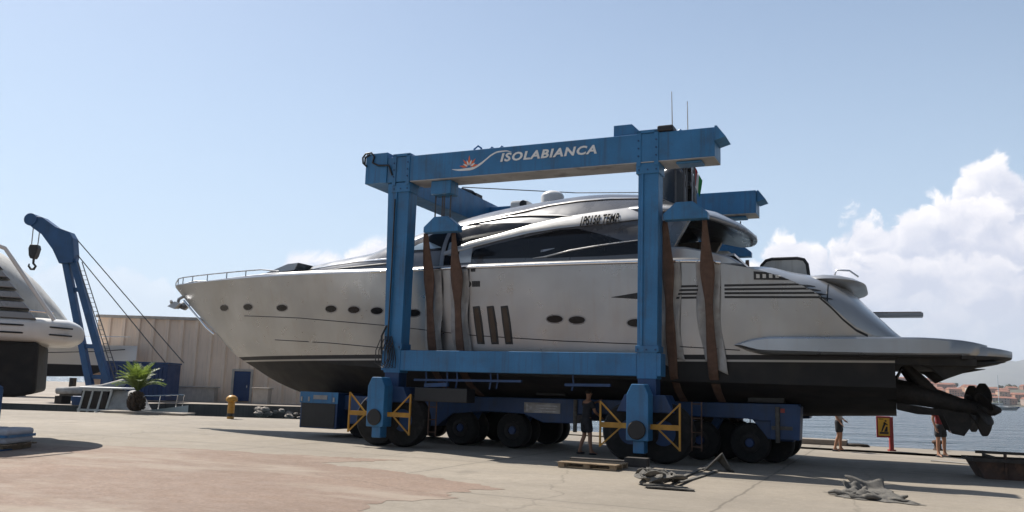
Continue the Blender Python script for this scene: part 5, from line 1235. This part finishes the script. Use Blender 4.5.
person('person in dark red shirt and dark shorts standing behind the propellers', (13.38, 26.7, 0), radians(200), 1.0,
       (((-.25, -.03, 1.14), (-.23, .08, .90)), ((.25, -.03, 1.14), (.24, .06, .89))), (((-.13, .02, .50), (-.15, .0, .085)), ((.12, .03, .50), (.16, .05, .085))), 'red_cloth', 'dark_cloth')
person('person in pale shirt and dark shorts standing near the tail of the trailer', (10.75, 28.0, 0), radians(-120), 1.0,
       (((-.30, -.06, 1.16), (-.18, .12, 1.02)), ((.27, -.05, 1.15), (.33, .10, .93))), (((-.10, .04, .50), (-.10, .02, .085)), ((.11, .01, .50), (.16, -.12, .085))), 'grey_shirt', 'dark_cloth', .02)
pp = lw(5.5, 1.6)
person('person in dark clothes reaching an arm up in the shade beside the trailer', (pp.x, pp.y, 0), radians(-60), .97,
       (((-.28, .20, 1.30), (-.12, .42, 1.42)), ((.26, .10, 1.16), (.20, .30, 1.05))), (((-.16, .06, .50), (-.24, -.05, .085)), ((.12, .05, .50), (.14, .08, .085))), 'dark_cloth', 'dark_cloth', .05)

# ------------------------------------------------------------------ small things on the apron
def small():
    # warning sign by the quay edge
    b = (12.80, 29.0, 0.0)
    t = thing('warning_sign', 'yellow warning sign with red frame on a red post at the quay edge', 'sign', b, False, rz=radians(-14))
    t.rotation_euler = (0, 0, 0)
    MB().box((12.84, 29.0, 0), (12.97, 29.1, 1.12)).build('post', 'red_paint', t, bevel=.01)
    MB().box((12.80, 28.97, 0), (13.02, 29.13, .05)).build('foot', 'red_paint', t)
    MB().box((12.38, 28.94, .44), (12.86, 28.985, 1.14)).build('frame', 'red_paint', t, bevel=.02)
    MB().box((12.43, 28.928, .50), (12.81, 28.939, 1.08)).build('face', 'sign_yellow', t)
    k = MB()
    for poly in ([(12.47, .56), (12.77, .56), (12.77, .62), (12.47, .62)], [(12.52, .63), (12.56, .63), (12.64, .80), (12.70, .92), (12.64, .95), (12.58, .82)], [(12.62, .63), (12.74, .63), (12.74, .80), (12.69, .80)],
                 [(12.60, .90), (12.74, .84), (12.75, .88), (12.62, .95)], [(12.655, .96), (12.70, .955), (12.72, 1.0), (12.68, 1.02), (12.645, 1.0)], [(12.47, 1.035), (12.60, 1.035), (12.60, 1.055), (12.47, 1.055)]):
        k.prism(poly, 'y', 28.920, 28.9275)
    k.build('pictogram', 'black', t)
    # pallet and timbers by the lift wheel
    def shift(mb, off, rz):
        R = Matrix.Rotation(rz, 3, 'Z'); mb.v = [tuple(R @ Vector(v) + Vector(off)) for v in mb.v]; return mb
    m = MB()
    for y in (-.45, 0, .38): m.box((-.65, y, 0), (.65, y + .10, .022)); [m.box((x, y, .0221), (x + .14, y + .10, .10)) for x in (-.65, -.07, .51)]
    for k in range(6): m.box((-.66, -.47 + k * .165, .1001), (.66, -.35 + k * .165, .122))
    for x in (-.65, -.07, .51): m.box((x, -.46, .085), (x + .13, .48, .0999))
    single(shift(m, (1.92, 19.1, .005), radians(-24)), 'wooden_pallet', 'wood', 'worn wooden pallet lying flat in the sun left of the right lift leg', 'pallet', (1.92, 19.1, 0), False)
    m = MB(); m.box((-.75, -.12, 0), (.75, .12, .10)); single(shift(m, (2.25, 20.35, .004), radians(-20)), 'timber_beam', 'wood_dark', 'long dark timber beam on the ground behind the wooden pallet', 'timber', (2.25, 20.35, 0), False, bevel=.01)
    m = MB(); m.box((-.26, -.16, 0), (.26, .16, .20)); single(shift(m, (2.98, 19.75, .004), radians(-22)), 'timber_block', 'wood_dark', 'short thick dark timber block in front of the right lift wheel', 'timber', (2.98, 19.75, 0), False, bevel=.015)
    # heap of slings with its stretched out loop
    random.seed(12)
    t = thing('sling_heap', 'heap of knotted grey slings with two straps stretched to a folded loop', 'sling heap', (2.9, 15.6, 0), False)
    m = MB()
    def ribbon(pts, w, up=(0, 0, 1), th=.012):
        pts = [Vector(p) for p in pts]; n = len(pts); vs = []
        for i, p in enumerate(pts):
            d = (pts[min(n - 1, i + 1)] - pts[max(0, i - 1)]).normalized(); u_ = Vector(up) if not callable(up) else up(i / n); s = d.cross(u_)
            s = s.normalized() if s.length > 1e-4 else Vector((1, 0, 0)); nn = s.cross(d).normalized()
            vs += [p - s * w / 2 - nn * th, p + s * w / 2 - nn * th, p + s * w / 2 + nn * th, p - s * w / 2 + nn * th]
        fs = []
        for i in range(n - 1):
            for k in range(4): fs.append((4 * i + k, 4 * i + (k + 1) % 4, 4 * i + 4 + (k + 1) % 4, 4 * i + 4 + k))
        m.add(vs, fs + [(0, 1, 2, 3), (4 * n - 1, 4 * n - 2, 4 * n - 3, 4 * n - 4)])
    for k in range(17):
        c = Vector((2.62 + random.uniform(-.12, .40), 15.75 + random.uniform(-.25, .35), .03)); a = random.uniform(0, 6.28); r = random.uniform(.10, .24); h = random.uniform(.04, .20); hh = random.uniform(.0, .10)
        pts = [c + Vector((cos(a + q * .62) * r * (1 + .2 * sin(q)), sin(a + q * .62) * r * 1.3, hh + h * sin(pi * q / 9) + .01)) for q in range(10)]
        ph = random.uniform(0, 6); ribbon(pts, .085, lambda s, ph=ph: Vector((sin(ph + s * 5), cos(ph + s * 4), .7)))
    ribbon([(2.50, 15.42, .03), (2.8, 15.30, .035), (3.12, 15.18, .03), (3.28, 15.16, .02)], .16); ribbon([(2.45, 15.5, .05), (2.75, 15.40, .07), (3.0, 15.3, .05), (3.2, 15.28, .04)], .12)
    m.build('knotted_straps', 'grey_cloth', t, smooth=50); m = MB()
    ribbon([(2.95, 15.9, .08), (3.35, 17.0, .03), (3.9, 18.3, .025), (4.35, 19.3, .05)], .08); ribbon([(3.05, 15.75, .06), (3.6, 17.0, .02), (4.2, 18.2, .02), (4.62, 19.1, .03)], .08)
    m.build('strap', 'grey_cloth', t, smooth=50); m = MB()
    fold = lambda i, j: (4.38 + .62 * i + .04 * sin(j * 5), 19.3 - .22 * i + .30 * j, max(.015, (.42 * (1 - abs(i - .62) / .62 if i < .62 else 1 - (i - .62) / .38)) ** 1 * (1 - .35 * j) ))
    m.grid(fold, 16, 8); o = m.build('folded_loop', 'grey_cloth', t, smooth=60, fix=False); sm = o.modifiers.new('thickness', 'SOLIDIFY'); sm.thickness = .03
    # crumpled tarpaulin with raised flap
    t = thing('tarpaulin_heap', 'crumpled grey tarpaulin with a stiff dark flap standing up, bottom right', 'tarpaulin', (6.3, 15.0, 0), False)
    def crumple(i, j):
        x = 5.72 + 1.05 * i; yy = 15.25 - .95 * i + (j - .5) * (.85 - .35 * i); e = max(0, min(1, min(i, 1 - i, j, 1 - j) * 5))
        z = e * (.05 + .06 * max(0, 1 - abs(i - .38) * 2.6) + .025 * sin(i * 17 + j * 5) + .025 * sin(j * 13 - i * 7) + .012 * sin(i * 37 + j * 29))
        return (x + .04 * sin(j * 17), yy + .05 * sin(i * 21), max(.012, z))
    m = MB().grid(crumple, 48, 36); o = m.build('crumpled_sheet', 'grey_cloth', t, smooth=50, fix=False)
    def flap(i, j):
        top = Vector((6.2, 15.95, .28)).lerp(Vector((7.25, 16.75, .16)), i); bot = Vector((6.40, 15.6, .03)).lerp(Vector((6.98, 15.72, .03)), i)
        p = top.lerp(bot, j); return (p.x + .03 * sin(j * 6 + i * 3), p.y, max(.015, p.z - .10 * sin(pi * j) + .02 * sin(i * 9 + j * 4) - .06 * sin(pi * i)))
    o = MB().grid(flap, 18, 12).build('flap', 'grey_cloth', t, smooth=60, fix=False); sm = o.modifiers.new('thickness', 'SOLIDIFY'); sm.thickness = .02
    def sheet2(i, j): return (5.95 + .55 * i, 15.45 + .5 * i - .40 * j, max(.02, .20 * (1 - j) * (1 - .3 * i) + .03 * sin(i * 11 + j * 6) + .02 * sin(j * 14)))
    o = MB().grid(sheet2, 20, 14).build('sloping_sheet', 'grey_cloth', t, smooth=60, fix=False); sm = o.modifiers.new('thickness', 'SOLIDIFY'); sm.thickness = .015
    random.seed(31); m = MB()
    for k in range(9):
        c = Vector((5.85 + random.uniform(0, .8), 15.15 - random.uniform(0, .6), .05)); a = random.uniform(-.9, .3)
        m.tube([c + Vector((cos(a) * (q - 3) * .09 + .03 * sin(q * 2 + k), sin(a) * (q - 3) * .09, .03 * sin(q * 1.3 + k))) for q in range(7)], [.02, .04, .05, .055, .05, .04, .02], 7)
    m.build('folds', 'grey_cloth', t, smooth=60)
    # rusty steel trough at the right edge
    t = thing('steel_trough', 'long low rusty steel trough with a dark rim at the right edge', 'trough', (12.5, 19.3, 0), False)
    a = Vector((10.5, 19.5, 0)); d = Vector((.955, -.297, 0)); nrm = Vector((.297, .955, 0))
    def q(s, w, z): return tuple(a + d * s + nrm * w + Vector((0, 0, z)))
    m = MB(); m.add([q(.22, 0, .0), q(4.2, 0, 0), q(4.2, 1.0, 0), q(.22, 1.0, 0), q(0, -.03, .40), q(4.3, -.03, .40), q(4.3, 1.05, .40), q(0, 1.05, .40), q(.06, .03, .40), q(4.24, .03, .40), q(4.24, .99, .40), q(.06, .99, .40), q(.26, .05, .06), q(4.1, .05, .06), q(4.1, .95, .06), q(.26, .95, .06)],
        [(0, 3, 2, 1), (0, 1, 5, 4), (1, 2, 6, 5), (2, 3, 7, 6), (3, 0, 4, 7), (4, 5, 9, 8), (5, 6, 10, 9), (6, 7, 11, 10), (7, 4, 8, 11), (8, 9, 13, 12), (9, 10, 14, 13), (10, 11, 15, 14), (11, 8, 12, 15), (12, 13, 14, 15)])
    m.build('tub', 'rust', t, fix=True)
    m = MB(); m.bar(q(-.05, -.06, .41), q(4.3, -.06, .41), .06, .07); m.bar(q(-.05, 1.05, .41), q(4.3, 1.05, .41), .06, .07); m.bar(q(-.03, -.06, .41), q(-.03, 1.05, .41), .06, .07); m.build('rim', 'wood_dark', t)
    m = MB(); m.box((0, 0, 0), (0, 0, 0)) if False else None
    m.bar(q(.62, -.045, .02), q(.62, -.045, .56), .05, .05); m.bar(q(2.4, -.045, .02), q(2.4, -.045, .40), .05, .05); m.build('stake', 'rust', t)
    single(MB().bar(q(.15, .55, .56), q(4.2, .6, .54), .10, .06).bar(q(.4, -.02, .475), q(.4, 1.0, .475), .06).bar(q(3.6, -.02, .475), q(3.6, 1.0, .475), .06), 'steel_bar', 'wood_dark', 'long dark steel bar resting across the rusty trough', 'bar', tuple(a + d * 2 + Vector((0, 0, .44))), False)
    # low concrete kerb, hoop rack and mooring bollard along the quay edge
    e = lambda u, v, z=0: tuple(lw(u, v, z))
    m = MB(); m.box((8.7, 13.2, 0), (11.4, 13.95, .20)); single(m, 'concrete_kerb', 'quay', 'low concrete kerb block on the quay edge behind the trailer tail', 'kerb', (10, 13.6, 0), bevel=.03)
    m = MB(); 
    for k in range(3): c = (8.3 + k * .5, 10.2); m.tube([(c[0] - .2, c[1], 0), (c[0] - .2, c[1], .45), (c[0] - .12, c[1], .62), (c[0], c[1], .68), (c[0] + .12, c[1], .62), (c[0] + .2, c[1], .45), (c[0] + .2, c[1], 0)], .025, 6)
    m.bar((8.0, 10.2, .03), (9.6, 10.2, .03), .06, .05); single(m, 'hoop_rack', 'steel_rope', 'small steel hoop rack standing behind the tail of the trailer', 'rack', (8.8, 10.2, 0), smooth=60)
    c = lw(14.35, 13.6); t = thing('mooring_bollard', 'small rusty mooring bollard on the quay edge right of the red shirted person', 'bollard', (c.x, c.y, 0), False)
    MB().lathe([(0, 0), (.17, 0), (.12, .08), (.11, .22), (.0, .22)], (c.x, c.y, 0), (0, 0, 1), 16).build('post', 'rust', t, smooth=50); MB().ball((c.x, c.y, .28), (.19, .19, .09), 16, 10).build('head', 'rust', t, smooth=60)
    for k, (u, v, lab) in enumerate(((11.75, 13.4, 'flat dark coil of rope lying on the quay edge left of the warning sign'),)):
        m = MB(); pts = [(u + (.12 + .03 * q / 6) * cos(q * .7), v + (.12 + .03 * q / 6) * sin(q * .7), .03 + .05 * (q % 18) / 18) for q in range(60)]; m.tube(pts, .028, 6); single(m, 'rope_coil', 'wood_dark', lab, 'rope', (u, v, 0), smooth=60)
    m = MB(); m.tube([e(13.9, 7.2, .02), e(14.3, 7.0, .02), e(14.8, 6.7, .02), e(15.2, 6.5, .02)], .025, 6); single(m, 'white_pipe', 'pad', 'thin white pipe lying on the shaded ground by the rusty trough', 'pipe', e(14.5, 6.85, 0), False)
small()
# ------------------------------------------------------------------ air
def haze(density):
    m = bpy.data.materials.new('pale_air'); m.use_nodes = True; nt = m.node_tree; nt.nodes.clear()
    v = nt.nodes.new('ShaderNodeVolumePrincipled'); v.inputs['Color'].default_value = (.80, .88, 1.0, 1); v.inputs['Density'].default_value = density; v.inputs['Anisotropy'].default_value = .2
    o = nt.nodes.new('ShaderNodeOutputMaterial'); nt.links.new(v.outputs[0], o.inputs['Volume'])
    o = MB().box((-21000, -3100, -6.5), (21000, 23000, 620)).build('haze', m, None); tag(o, kind='stuff')
haze(0.00009)
